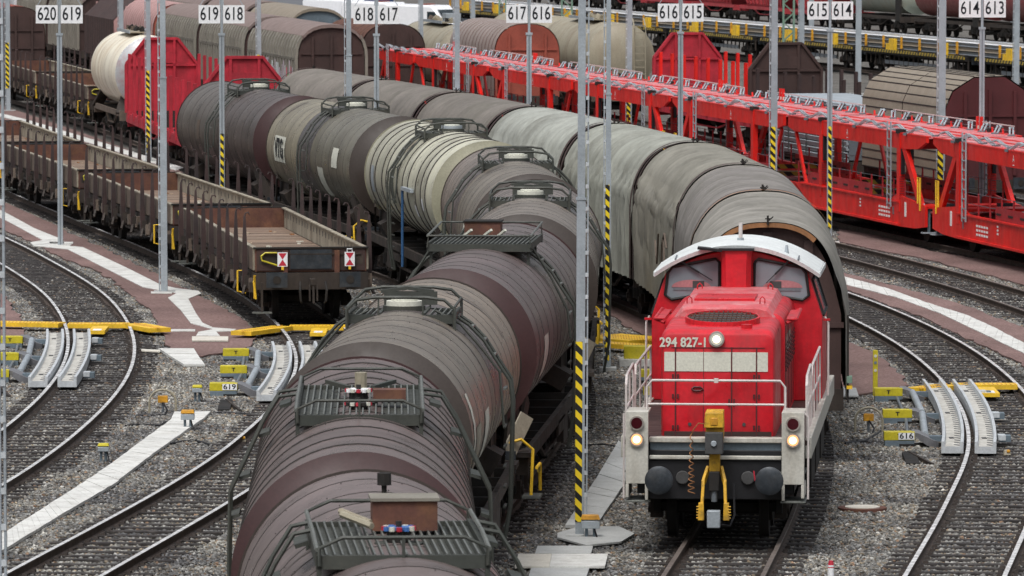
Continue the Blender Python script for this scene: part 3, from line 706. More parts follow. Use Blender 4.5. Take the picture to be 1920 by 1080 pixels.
for i, (zc, st, cols, hm) in enumerate(TANKS):
    loc, rz = pose('C', zc, 15.8)
    root = thing('tank_wagon', TLAB[i], 'tank wagon', loc, rz, 'tank wagons in the long curved train')
    mb = MB()
    if st == 'W': tank_shell(mb, TL - .2, cols, seam_w=.05, nseg=12, head=hm, rib_r=.022)
    else: tank_shell(mb, TL, cols, head=hm, rib_r=(.007, .015, .004, .006, .003, .003, 0, .003, .006)[i])
    if i in (0, 1, 2, 3, 4): rivets(mb, TL, 13)
    sh = obj('tank', mb, root)
    underframe(root, 'uf_tank', 15.8, 1.2, 2.5)
    for e in (-1, 1):
        for sd in (-1, 1):
            def saddle(mb, s=sd, e=e):
                mb.box((s * .9, e * 5.6, 1.45), (.5, .9, .35), M_frame, ry=s * .5); mb.box((s * .95, e * 6.3, 1.42), (.12, 1.6, .75), M_frame)
                mb.bar((s * 1.1, e * 7.2, 1.2), (s * 1.2, e * 6.4, 2.0), .05, .3, M_frame); mb.box((s * .7, e * 7.2, 1.15), (1.3, .85, .08), M_frame)
            cpart('saddle', 'saddle%d%d' % (e, sd), saddle, root)
    for sd in (-1, 1):
        def box_(mb, s=sd): mb.box((s * 1.25, 2.6, .85), (.05, 1.2, .7), M_frame); mb.box((s * 1.27, 1.2, .9), (.05, 1.7, .25), M_frame)
        cpart('side_plate', 'tk_box%d' % sd, box_, root)
    for e in (-1, 1): bogie(root, e * 5.4)
    buffers(root, 15.9)
    cpart('coupling', 'coupling', coupling_fn, root, (0, -7.95, 0))
    # yellow shunter handrails at the near end
    def hr(mb):
        for s in (-1, 1):
            mb.tube([(s * 1.36, -7.7, .5), (s * 1.39, -7.7, 1.25), (s * 1.2, -7.75, 1.42), (s * .95, -7.75, 1.35)], .028, M_yellow)
            mb.tube([(s * 1.45, -7.7, .95), (s * 1.45, -6.9, .95), (s * 1.45, -6.85, .5)], .028, M_yellow)
            mb.box((s * 1.35, -7.3, .45), (.3, .6, .04), M_grate)
            mb.box((s * 1.44, -6.95, .88), (.04, .35, .12), M_hazard2)
    
    if i in (3, 5, 7): cpart('handrail', 'yhr', hr, root)
    top = ZT + RT
    g0 = top + .03
    if st in 'A':
        ya, yb = (-1.7, 1.5) if i == 0 else (-2.2, 2.3)
        half = .80 if i == 0 else .74
        mb = MB(); grating(mb, -half, half, ya, yb, g0)
        for x in (-half, half):
            for y in (ya, yb): mb.bar((x, y, top - .45), (x, y, g0), .05, .05, M_green)
        obj('platform', mb, root)
        mb = MB()
        for y, z1 in ((ya - .05, g0 + .17), (yb + .05, g0 + .2)):
            mb.tube([(-half, y, g0 - .1), (-half, y, z1 - .1), (-half + .22, y, z1), (half - .22, y, z1), (half, y, z1 - .1), (half, y, g0 - .1)], .02, M_green)
            mb.bar((0, y, g0 - .1), (0, y, z1), .03, .03, M_green)
        for x in (-half - .02, half + .02): mb.tube([(x, ya, g0 + .05), (x, ya + 1.2, g0 + .1), (x, yb, g0 + .1)], .024, M_grate)
        for s in (-1, 1):
            for y in (-.3, .45):
                mb.tube([(s * half, y, g0 + .1), (s * 1.0, y, g0 + .06), (s * 1.18, y, top - .2), (s * 1.44, y, top - .75), (s * 1.6, y, ZT + .3), (s * 1.62, y, ZT - .6), (s * 1.55, y, .8)], .026, M_green)
            for q in ((.92, top - .02), (1.18, top - .38), (1.42, top - .9), (1.55, ZT)): mb.box((s * q[0], .08, q[1]), (.14, .7, .04), M_green, ry=s * .3)
        obj('railing', mb, root)
        if i == 0:
            mb = MB(); mb.box((.12, .75, g0 + .15), (.64, .5, .30), M_rustwall); mb.box((.12, .75, g0 + .31), (.68, .56, .03), M_roofgrey)
            obj('box', mb, root)
            mb = MB(); handwheel(mb, .02, -.3, g0 + .13, M_vred, M_blue); obj('valve', mb, root)
            mb = MB(); mb.tube([(-.5, .9, g0 + .16), (-.22, .5, g0 + .08)], .035, M_beige); obj('pipe', mb, root)
            mb = MB(); mb.tube([(-.5, .6, g0 + .16), (-.22, .2, g0 + .08)], .035, M_beige); obj('pipe', mb, root)
            mb = MB(); mb.cyl((-.05, 1.3, g0 - .1), (-.05, 1.3, g0 + .40), .03, M_under, 6); mb.cyl((-.05, 1.3, g0 + .38), (-.05, 1.3, g0 + .50), .07, M_under, 8)
            obj('vent', mb, root)
        else:
            mb = MB(); mb.box((.36, -.5, g0 + .1), (.4, .3, .14), M_rustwall); obj('box', mb, root)
            mb = MB(); handwheel(mb, -.02, -.2, g0 + .15, M_vred, M_white); obj('valve', mb, root)
            mb = MB(); handwheel(mb, -.02, -1.1, g0 + .06, M_vred, M_under); obj('valve', mb, root)
            mb = MB(); mb.cyl((0, 1.5, g0 - .1), (0, 1.5, g0 + .22), .08, M_beige, 10); obj('vent', mb, root)
            for s in (-1, 1):
                mb = MB(); mb.bar((s * .15, .6, g0 + .1), (s * .42, 1.3, g0 + .12), .06, .05, M_green); obj('bracket', mb, root)
    elif st in 'BWE':
        for s in (-1, 1):
            mb = MB(); grating(mb, *sorted((s * .34, s * .78)), -.75, .75, g0 - .06); obj('platform', mb, root)
        mb = MB(); mb.cyl((0, -.05, top - .05), (0, -.05, top + .06), .32, M_green, 18); mb.cyl((0, -.05, top + .06), (0, -.05, top + .13), .27, M_cream if st != 'W' else M_galv, 18); mb.cyl((0, -.05, top + .13), (0, -.05, top + .16), .2, M_cream, 14)
        obj('manhole', mb, root)
        mb = MB(); mb.box((.05, .7, top + .12), (.8, .1, .2), M_green); mb.bar((-.4, .71, top + .22), (0, .71, top + .27), .1, .05, M_green); mb.bar((.4, .71, top + .22), (0, .71, top + .27), .1, .05, M_green)
        obj('cover', mb, root)
        for y, z1 in ((-.85, g0 + .20), (.95, g0 + .24)):
            mb = MB(); rail_arc(mb, y, .8, top - .35, z1, r=.028); 
            if y > 0:
                for s in (-1, 1): mb.bar((s * .8, -.85, g0 + .05), (s * .8, .95, g0 + .08), .03, .03, M_green)
            obj('railing', mb, root)
        for s in (-1, 1):
            mb = MB(); side_stair(mb, s, -.25, .25)
            mb.tube([(s * .5, -.6, top + .02), (s * .88, -.62, top - .18), (s * 1.2, -.62, top - .55), (s * 1.46, -.62, ZT + .5), (s * 1.52, -.62, ZT - .3)], .022, M_green)
            obj('ladder', mb, root)
        if st == 'W':
            mb = MB()
            mb.cyl((-1.50, -1.9, .8), (-1.50, -1.9, 2.75), .035, M_bluepost, 8); mb.bar((-1.50, -1.9, 2.78), (-1.45, -3.4, 2.78), .09, .09, M_galv)
            obj('post', mb, root)
            mb = MB()
            for a in (100, 120, 140, 160, 180):
                a2 = a + 20
                mb.bar((1.42 * math.cos(R(a)), .9, ZT + 1.44 * math.sin(R(a))), (1.42 * math.cos(R(a2)), .9, ZT + 1.44 * math.sin(R(a2))), .10, .08, M_green)
            obj('pipe', mb, root)
    elif st == 'D':
        mb = MB(); grating(mb, -.88, .88, -1.1, 1.8, g0 + .06)
        for s in (-1, 1): mb.bar((s * .85, -1.0, top - .4), (s * .85, -1.0, g0), .05, .05, M_green); mb.bar((s * .8, 1.5, top - .2), (s * .8, 1.5, g0), .05, .05, M_green)
        obj('platform', mb, root)
        mb = MB(); mb.box((-.1, 1.2, g0 + .20), (.64, .5, .26), M_rustwall); mb.box((-.1, 1.2, g0 + .34), (.68, .55, .025), M_under); obj('box', mb, root)
        for x in (-.3, .05, .3):
            mb = MB(); mb.bar((x - .1, .6, g0 + .1), (x + .05, .4, g0 + .22), .04, .04, M_cream); obj('valve', mb, root)
        mb = MB()
        for y, z1 in ((-1.15, g0 + .2), (1.85, g0 + .28)): mb.tube([(-.9, y, g0), (-.88, y, z1), (.88, y, z1), (.9, y, g0)], .02, M_green)
        for x in (-.9, .9): mb.tube([(x, -1.15, g0 + .2), (x, 1.85, g0 + .28)], .02, M_grate)
        obj('railing', mb, root)
        for s in (-1, 1):
            mb = MB(); side_stair(mb, s, -.25, .35); mb.tube([(s * .88, -.5, top), (s * 1.2, -.5, top - .5), (s * 1.5, -.5, ZT + .3), (s * 1.56, -.5, ZT - .2)], .025, M_green); obj('ladder', mb, root)
    # plates and lettering
    def patch(y, a, hgt, ln, m):
        mb = MB()
        # curved patch on tank side, a angle deg from +x
        n = 4; rr = RT + .016; da = hgt / rr
        rs = [[(rr * math.cos(R(a) + da * (k / n - .5)), y + e * ln / 2, ZT + rr * math.sin(R(a) + da * (k / n - .5))) for k in range(n + 1)] for e in (-1, 1)]
        mb.loft(rs, m, closed=False); return obj('plate', mb, root)
    if i in (2, 3, 4): patch(-3.0 if i != 3 else -4.5, -8, .7, 1.0, M_cream)
    if i == 2: patch(-5.2, -12, .8, 1.1, M_wall); patch(-6.2, 8, .9, .35, M_cream)
    if i == 1: patch(5.6, -6, 1.0, .8, M_wall)
    if i == 7:
        patch(4.8, 178, .75, 1.9, M_cream); patch(-2.2, 205, .9, .9, M_cream); patch(-4.6, 172, .55, .9, M_cream)
        mb = MB(); mb.text('VTG', .75, (-1.42, 4.75, ZT + .05), (0, -1, 0), (0, 0, 1), M_letter, .03); obj('lettering', mb, root, smooth=False)
    if i == 8: patch(3, 178, .6, .5, M_wallout)
    if i == 5: patch(-4.6, 183, .5, .7, M_cream)
    if i == 6: patch(5.4, 183, .7, .6, M_galv); patch(-5, 190, .3, .3, M_white); patch(-3.4, 200, .3, .3, M_white)
    rs_ = random.Random(i * 7 + 1)
    for q in range(5):
        a0 = rs_.choice([1, -1]); yy_ = rs_.uniform(-1.5, 1.5) if q < 3 else rs_.uniform(-6, 6); wd_ = rs_.uniform(.10, .35); a_s, a_e = 75, rs_.uniform(20, 50); n_ = 10
        m_ = M_spill if st != 'W' else M_spill2
        def rr_(t): return wd_ * (1 - .75 * t) * (.8 + .4 * math.sin(t * 9 + q))
        rs2 = []
        for k_ in range(n_ + 1):
            t = k_ / n_; an = R(a_s + (a_e - a_s) * t); an = an if a0 > 0 else PI - an
            rs2.append([((RT + .012) * math.cos(an), yy_ + e * rr_(t) / 2 + .05 * math.sin(t * 5 + q), ZT + (RT + .012) * math.sin(an)) for e in (-1, 1)])
        mb = MB(); mb.loft(rs2, m_, closed=False)
        obj('stain', mb, root)
    # end hoses
    for s in (-1, 1):
        mb = MB(); mb.bar((s * 1.0, -7.75, 1.2), (s * 1.28, -7.55, 1.8), .04, .26, M_wall if s > 0 else M_frame); obj('end_plate', mb, root)

# ------------------------------------------------------------------ tarpaulin wagons
TARPC = [(.245, .232, .205), (.205, .190, .175), (.225, .215, .18), (.275, .282, .245), (.325, .335, .30), (.165, .148, .13), (.175, .157, .138), (.185, .165, .145)]
TRL = ['first grey tarpaulin covered wagon with brown end wall right behind the locomotive cab',
 'second grey tarpaulin covered wagon behind the locomotive with brown rim',
 'beige grey tarpaulin covered wagon with draped folds and thin graffiti, third from the locomotive',
 'pale greenish grey tarpaulin covered wagon with scalloped folds on its side',
 'palest grey green tarpaulin covered wagon, beside the cream tank platform',
 'brown grey tarpaulin covered wagon just behind the palest one',
 'brown grey tarpaulin covered wagon crossed by the 618 617 sign post foot',
 'rearmost brown grey tarpaulin covered wagon in front of the brown ribbed vans']
def tarp_profile(e=0.0, wd=1.5, n=40):
    """open profile left bottom to right bottom, e = outward offset"""
    P = []
    for z in (1.05, 1.4, 1.8, 2.2, 2.6): P.append((-wd - e, z))
    for i in range(1, n):
        a = PI - PI * i / n
        ca, sa = math.cos(a), math.sin(a)
        x = (wd + e) * math.copysign(abs(ca) ** .80, ca); z = 2.62 + (1.68 + e) * abs(sa) ** .92
        P.append((x, z))
    for z in (2.6, 2.2, 1.8, 1.4, 1.05): P.append((wd + e, z))
    return P
NP = len(tarp_profile())
for i in range(8):
    y0 = 117.0 + 11.85 * i; L = 11.3; zc = y0 + 5.75
    loc, rz = pose('D', zc, 11.9)
    root = thing('tarpaulin_wagon', TRL[i], 'covered wagon', loc, rz, 'tarpaulin covered wagons behind the locomotive')
    mb = MB(); rings = []; ts = []
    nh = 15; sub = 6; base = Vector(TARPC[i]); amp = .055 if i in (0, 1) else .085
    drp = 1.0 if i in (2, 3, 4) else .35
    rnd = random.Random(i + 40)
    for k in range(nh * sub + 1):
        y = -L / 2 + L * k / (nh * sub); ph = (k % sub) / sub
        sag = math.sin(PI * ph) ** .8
        P = tarp_profile(0); pr = []
        for j, (x, z) in enumerate(P):
            zz = max(0, (z - 2.6) / 1.7); side = 1 - zz
            d = -amp * sag * (.45 + .55 * zz) * .8
            if side > .45: d += drp * .05 * math.sin(k * 2.1 + (j % 3) * .4 + i) * side + drp * .035 * math.sin(k * .9 + j * .8)
            if .15 < zz < .65: d += drp * .06 * math.sin(PI * ph) * math.sin((zz - .15) / .5 * PI * 2)
            nx = x / 1.5; nz = zz
            l = math.hypot(nx, nz) or 1
            q_ = max(0.0, 1 - (y + L / 2) / 1.6) if i == 0 else 0.0
            tx = 1 - q_ * q_ * (.035 + .30 * zz * (1 - zz))
            pr.append(((x + nx / l * d) * tx, y, z + nz / l * d))
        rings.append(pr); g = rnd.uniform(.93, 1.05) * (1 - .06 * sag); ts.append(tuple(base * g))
    mb.loft(rings, M_tarp, closed=False, ts=ts)
    mb.f = [f[::-1] for f in mb.f]
    if True:
        # rims (dark hoops at both ends)
        P0 = tarp_profile(-.02); P1 = tarp_profile(.035)
        for e, yy0, yy1 in ((-1, -L / 2 - .22, -L / 2 + .01), (1, L / 2 - .01, L / 2 + .2)):
            m0 = M_endbrown if i else M_rust
            rs = [[(x, yy0, z) for x, z in P1], [(x, yy1, z) for x, z in P1]]
            if not (e < 0 and i == 0): mb.loft(rs, m0, closed=False)
    obj('tarpaulin', mb, root)
    Pe = tarp_profile(-.10)
    for e in (-1, 1):
        mb = MB(); yb = e * (L / 2 - (.22 if i == 0 and e < 0 else .12)); tp_ = 1 if not (i == 0 and e < 0) else 0
        mb.prism(Pe if tp_ else [(x * (1 - (.035 + .30 * max(0, (z - 2.6) / 1.7) * (1 - max(0, (z - 2.6) / 1.7)))), z) for x, z in Pe], yb - .04, yb + .04, M_endbrown)
        for x in (-.75, 0, .75): mb.box((x, yb + e * .08, 2.6), (.16, .1, 3.0 if x == 0 else 2.7), M_endbrown)
        mb.box((0, yb + e * .07, 2.4), (2.8, .06, .1), M_endbrown)
        obj('end_wall', mb, root)
    if i == 0:
        mb = MB()
        def tpx(x, z): zz_ = max(0, (z - 2.6) / 1.7); return x * (1 - (.035 + .30 * zz_ * (1 - zz_)))
        Pa = tarp_profile(-.10); Pb = tarp_profile(-.015)
        mb.loft([[(tpx(x, z), -L / 2 - .012, z) for x, z in Pb[16:-16]], [(tpx(x, z), -L / 2 - .02, z) for x, z in Pa[16:-16]]], M_rust, closed=False)
        obj('rim', mb, root)
    for e in (-1, 1):
        mb = MB(); y = e * (L / 2 + .05)
        mb.cyl((.0, y, 4.25), (0, y, 4.42), .022, M_under, 6); mb.bar((-.05, y, 4.36), (.07, y, 4.36), .022, .022, M_under); mb.bar((0, y, 4.31), (.10, y, 4.40), .02, .02, M_under)
        obj('latch', mb, root)
    if i == 2:
        mb = MB()
        for a, b in (((0, 2.4), (.6, 2.7)), ((.6, 2.7), (1.2, 2.4)), ((.3, 1.7), (.9, 2.6)), ((1.2, 2.4), (1.4, 1.8)), ((-.4, 1.9), (.3, 1.7)), ((2.2, 2.6), (2.6, 1.9)), ((2.6, 1.9), (3.1, 2.4))):
            mb = MB(); mb.bar((-1.6, -4.8 + a[0], a[1]), (-1.6, -4.8 + b[0], b[1]), .04, .02, M_wallout); obj('graffiti', mb, root)
    underframe(root, 'uf_tarp', 12.0, 1.22, 2.7)
    for e in (-1, 1): bogie(root, e * 3.7)
    buffers(root, 12.1)
    if i == 0:
        mb = MB(); mb.box((1.5, -L / 2 - .1, 1.42), (.1, .3, .12), M_greenm); mb.box((1.5, -L / 2 - .1, 1.28), (.1, .3, .06), M_yellow); mb.bar((1.47, -L / 2 - .15, 1.0), (1.47, -L / 2 - .15, 2.6), .04, .06, M_under)
        obj('marker', mb, root)

# ------------------------------------------------------------------ stake flat wagons
def flat_wagon(name, k, y0, L, label, group, stake_side=(-1, 1), wallm=None, near_detail=False):
    wallm = wallm or M_wall
    loc, rz = pose(k, y0 + L / 2, L)
    root = thing(name, label, 'flat wagon', loc, rz, group)
    l = L / 2 - .65
    def fl(mb):
        n = 46
        for q in range(n):
            y = -l + 2 * l * (q + .5) / n
            g = random.uniform(.75, 1.25); c = random.choice([(.235, .155, .11), (.20, .14, .10), (.26, .19, .14), (.17, .12, .09)])
            mb.box((0, y, 1.235 + random.uniform(-.006, .006)), (2.62, 2 * l / n - .02, .05), M_wood, tint=tuple(v * g for v in c))
        for q in range(26): mb.box((random.uniform(-1.2, 1.2), random.uniform(-l, l), 1.275), (random.uniform(.03, .09), random.uniform(.05, .2), .03), random.choice([M_cream, M_wood, M_rust]), rz=random.uniform(0, 3), tint=(.5, .4, .3))
    cpart('floor', 'fw_floor%.1f' % L, fl, root)
    for s in (-1, 1):
        def wl(mb, s=s):
            n = 9
            for q in range(n):
                a = -l + 2 * l * q / n + .02; b = -l + 2 * l * (q + 1) / n - .02
                mb.box((s * 1.36, (a + b) / 2, 1.52), (.05, b - a, .52), wallm)
                mb.box((s * 1.392, (a + b) / 2, 1.52), (.012, b - a - .02, .50), M_wallout)
                mb.box((s * 1.325, (a + b) / 2, 1.78), (.12, b - a, .03), wallm)
                for w_ in range(3): mb.box((s * 1.331, a + (b - a) * (w_ + .5) / 3, 1.6), (.01, .05, .14), M_slot)
        cpart('side_wall', 'fw_wall%d%.1f%s' % (s, L, wallm.name), wl, root)
    for e in (-1, 1):
        def ew(mb, e=e):
            mb.box((0, e * l, 1.5), (2.66, .07, .56), M_rustwall); mb.box((0, e * (l + .045), 1.5), (2.6, .03, .5), M_endbrown); mb.box((0, e * (l + .04), 1.79), (2.75, .1, .04), M_under)
            mb.box((0, e * (l + .06), 1.52), (1.0, .05, .46), M_buffer)
            for x in (-.62, .62): mb.box((x, e * (l + .10), 1.42), (.12, .07, .62), M_rustwall)
            for x in (-1.0, 1.0): mb.box((x, e * (l + .05), 1.5), (.5, .03, .2), M_frame)
            mb.bar((-1.2, e * (l + .08), 1.64), (1.2, e * (l + .08), 1.64), .02, .03, M_frame)
        cpart('end_wall', 'fw_end%d%.1f' % (e, L), ew, root)
    ns = 9
    for s in stake_side:
        for q in range(ns):
            y = -l + .8 + (2 * l - 1.6) * q / (ns - 1)
            def sk(mb, s=s):
                rs = []
                for z, wd, dp in ((.75, .09, .10), (1.3, .13, .15), (1.9, .10, .12), (2.45, .055, .07), (2.52, .045, .05)):
                    rs.append([(sx * wd / 2, sy * dp / 2, z) for sx, sy in ((-1, -1), (1, -1), (1, 1), (-1, 1))])
                mb.loft(rs, M_stake, closed=True, cap=True)
                mb.tube([(0, 0, 2.5), (-s * .02, 0, 2.58), (-s * .09, 0, 2.60), (-s * .12, 0, 2.54)], .02, M_stake)
                mb.box((-s * .05, 0, .95), (.14, .22, .3), M_frame); mb.box((0, .12, 1.1), (.1, .1, .2), M_wallout); mb.bar((0, -.1, .85), (s * .08, -.3, .65), .06, .06, M_frame)
            cpart('stake', 'fw_stake%d' % s, sk, root, (s * 1.50, y, 0))
    def grime(mb):
        rr = random.Random(5)
        for q in range(60):
            for s in (-1, 1):
                y = rr.uniform(-l, l); mb.box((s * rr.uniform(1.3, 1.48), y, rr.uniform(.84, 1.02)), (.1, rr.uniform(.08, .3), rr.uniform(.18, .34)), rr.choice([M_frame, M_under, M_wallout]), rx=rr.uniform(-.3, .3))
        for s in (-1, 1): mb.box((s * 1.38, 0, .93), (.09, 2 * l, .06), M_under)
        mb.box((0, 0, .93), (2.76, .08, .06), M_under)
    cpart('brake_gear', 'fw_grime%.1f' % L, grime, root)
    underframe(root, 'uf_flat%.1f' % L, L, 1.2, 2.62)
    for e in (-1, 1): bogie(root, e * (L / 2 - 3))
    buffers(root, L); cpart('coupling', 'coupling', coupling_fn, root, (0, -L / 2, 0))
    def hr(mb):
        mb.tube([(-1.35, -L / 2 + .3, .6), (-1.4, -L / 2 + .25, 1.0), (-1.38, -L / 2 + .3, 1.15), (-1.36, -L / 2 + .5, .6)], .03, M_yellow)
        mb.tube([(-1.3, -L / 2 + 3.2, .55), (-1.5, -L / 2 + 3.2, .6), (-1.5, -L / 2 + 3.2, 1.1), (-1.3, -L / 2 + 3.2, 1.1)], .025, M_yellow)
        mb.box((-1.22, -L / 2 + .15, .28), (.45, .3, .03), M_grate); mb.bar((-1.22, -L / 2 + .15, .28), (-1.22, -L / 2 + .15, 1.0), .05, .05, M_frame)
        mb.box((-1.22, L / 2 - .15, .28), (.45, .3, .03), M_grate); mb.bar((-1.22, L / 2 - .15, .28), (-1.22, L / 2 - .15, 1.0), .05, .05, M_frame)
    cpart('step', 'fw_hr%.1f' % L, hr, root)
    mb = MB(); yb = -l - .12
    mb.tube([(-.82, yb, 1.68), (-1.1, yb, 1.68), (-1.2, yb, 1.6), (-1.18, yb, 1.5), (-.82, yb, 1.38)], .022, M_yellow2); obj('hook', mb, root)
    if near_detail:
        for x, z in ((-.62 + .0, 1.53), (1.24 - .35, 1.56)):
            if x < 0: x = -.64 - .0
        for x in (-.55 - .24 + .1, .92):
            mb = MB(); wv, hv = .2, .30; z = 1.52; yb2 = -l - .15
            mb.box((x, yb2, z), (wv + .04, .02, hv + .04), M_white)
            y3 = yb2 - .013
            mb.add([(x - wv / 2, y3, z + hv / 2), (x, y3, z), (x + wv / 2, y3, z + hv / 2), (x - wv / 2, y3, z - hv / 2), (x, y3, z), (x + wv / 2, y3, z - hv / 2)], [(0, 1, 2), (3, 5, 4)], M_vred)
            mb.box((x, yb2, z - .21), (.06, .03, .08), M_yellow)
            if x > 0: mb.tube([(x - .06, yb2, z + .17), (x - .06, yb2, z + .24), (x + .06, yb2, z + .24), (x + .06, yb2, z + .17)], .014, M_white)
            obj('tail_plate', mb, root, smooth=False)
    return root
flat_wagon('stake_wagon', 'B', 151.6, 19.9, 'nearest brown stake wagon with two red and white tail plates', 'stake wagons on the left track', near_detail=True)
flat_wagon('stake_wagon', 'B', 172.0, 19.9, 'second brown stake wagon with yellow hook, beyond the one with tail plates', 'stake wagons on the left track')
flat_wagon('stake_wagon', 'B', 192.4, 19.9, 'third brown stake wagon, crossed by the 620 619 sign post', 'stake wagons on the left track')
flat_wagon('stake_wagon', 'B', 212.8, 19.9, 'farthest brown stake wagon of the left track with light timber floor', 'stake wagons on the left track')

# ------------------------------------------------------------------ end-wall stake wagons
def endwall_poly(h=4.35, wd=1.42, base=1.25, cut=1.0):
    return [(-wd, base), (-wd, h - cut), (-.45 * wd, h), (.45 * wd, h), (wd, h - cut), (wd, base)]
def endwall_wagon(k, y0, L, label, m, stakem, h=4.35, near_wall=True, nst=8, sth=3.3):
    loc, rz = pose(k, y0 + L / 2, L)
    root = thing('end_wall_wagon', label, 'stake wagon', loc, rz)
    l = L / 2 - .7
    for e in ((-1, 1) if near_wall else ((-1,) if near_wall is None else (1,))):
        mb = MB(); P = endwall_poly(h)
        mb.prism(P, e * l - .05, e * l + .05, m)
        P2 = endwall_poly(h - .02, 1.4)
        for sg in (-1, 1):
            yb = e * l + sg * .09
            for a, b in zip(P, P[1:]): mb.bar((a[0], yb, a[1]), (b[0], yb, b[1]), .1, .1, m, up=(0, 1, 0))
            mb.box((0, yb, h - 1.05), (2.7, .08, .08), m)
            for x in (-.5, .5): mb.box((x, yb, (h + 1.25) / 2), (.1, .08, h - 1.3), m)
            mb.box((0, yb, h - .75), (1.0, .05, .45), m)
        obj('end_wall', mb, root)
    for s in (-1, 1):
        for q in range(nst):
            y = -l + 1.2 + (2 * l - 2.4) * q / (nst - 1)
            mb = 'ew_stake%s%.1f' % (stakem.name, sth)
            def sk(mb):
                mb.box((0, -.09, (1.1 + sth) / 2), (.11, .05, sth - 1.1), stakem); mb.box((0, .09, (1.1 + sth) / 2), (.11, .05, sth - 1.1), stakem); mb.box((0, 0, sth), (.11, .22, .05), stakem); mb.box((0, 0, 1.2), (.16, .4, .3), stakem)
            cpart('stake', mb, sk, root, (s * 1.38, y, 0))
    mb = MB(); mb.box((0, 0, 1.2), (2.8, 2 * l, .1), m)
    for s in (-1, 1): mb.box((s * 1.38, 0, 1.05), (.08, 2 * l, .3), m)
    for q in range(10): mb.box((0, -l + (q + .5) * 2 * l / 10, 1.3), (2.4, .15, .12), M_under)
    obj('floor', mb, root)
    underframe(root, 'uf_ew%.1f%s' % (L, m.name), L, 1.1, 2.6, m)
    for e in (-1, 1): bogie(root, e * (L / 2 - 3))
    buffers(root, L)
    return root
endwall_wagon('D', 222.0, 15.5, 'red wagon with tall red end walls and stakes beside the last tank wagon', M_wallred, M_wallred, 4.35, nst=6, near_wall=None)
endwall_wagon('D', 238.0, 17.5, 'red wagon with red end wall and thin red stakes in front of the ivory tank', M_wallred, M_wallred, 4.2, near_wall=False, nst=7, sth=3.6)
endwall_wagon('I', 248.0, 20.0, 'red end wall wagon with bright red stakes behind the car transporters', M_wallred, M_redt, 4.1, near_wall=False, nst=8, sth=3.35)
endwall_wagon('I', 229.5, 20.5, 'dark brown end wall wagon with dark stakes behind the car transporters', M_endbrown, M_stake, 4.15, near_wall=False, nst=8, sth=3.2)

# ------------------------------------------------------------------ ivory tank on D
def small_tank(k, yc, L, label, m, endm, r=1.45, zc=2.65, box=False, ladder=True, name='tank_wagon', ribs=9, seg=7):
    loc, rz = pose(k, yc, L + 1.4)
    root = thing(name, label, 'tank wagon', loc, rz)
    mb = MB(); tank_shell(mb, L, [(1, 1, 1)], seam_w=.02, nseg=seg, r=r, zc=zc, head=endm, mbody=m)
    obj('tank', mb, root)
    mb = MB(); t = zc + r
    mb.box((-.2, 0, t + .1), (.9, L * .5, .05), M_beige); 
    for q in range(8): mb.cyl((random.uniform(-.4, .1), -L * .22 + q * L * .06, t + .1), (random.uniform(-.4, .1), -L * .22 + q * L * .06, t + .3), random.uniform(.06, .16), random.choice([M_wallout, M_beige, M_under]), 8)
    mb.box((-.65, 0, t + .12), (.03, L * .5, .12), M_galv)
    if box: mb.box((.1, -L * .1, t + .3), (.7, 1.0, .4), M_galv)
    obj('platform', mb, root)
    if ladder:
        mb = MB()
        for x in (.5, 1.0): mb.tube([(x, -L / 2 - .5, .9), (x, -L / 2 - .5, t - .2), (x, -L / 2 - .1, t + .2)], .03, m)
        z = 1.1
        while z < t: mb.bar((.5, -L / 2 - .5, z), (1.0, -L / 2 - .5, z), .03, .04, m); z += .3
        obj('ladder', mb, root)
    def sf(mb):
        for e in (-1, 1):
            for s in (-1, 1): mb.bar((s * 1.25, e * (L / 2), 1.1), (s * .9, e * (L / 2 - .8), 1.9), .5, .1, M_frame)
    cpart('saddle', 'ss%.1f' % L, sf, root)
    underframe(root, 'uf_st%.1f' % L, L + 1.4, 1.2, 2.6, M_wallout)
    for e in (-1, 1): bogie(root, e * (L / 2 - 1.9))
    buffers(root, L + 1.8)
    return root
rt = small_tank('D', 263.0, 9.6, 'ivory tank wagon with silver end and rusty streaks, left of the red end wall', M_ivory, M_silver, 1.5, 2.7, ladder=False)
for a, b, sx, sz in ((.2, 3.2, .3, .14), (.55, 2.9, .28, .16), (-.35, 2.2, .25, .12), (.1, 2.4, .2, .1), (.4, 2.0, .45, .12), (-.1, 1.75, .35, .2)):
    mb = MB(); mb.box((a - .3, -4.8 - .44, b), (sx, .02, sz), M_hoodred, ry=.5); obj('graffiti', mb, rt)
flat_wagon('open_wagon', 'D', 269.5, 19.9, 'open wagon with dark stakes and pale side walls, left of the ivory tank', 'open stake wagons behind the ivory tank')
flat_wagon('open_wagon', 'D', 290.0, 19.9, 'open wagon with stakes in front of the far brown van end', 'open stake wagons behind the ivory tank')

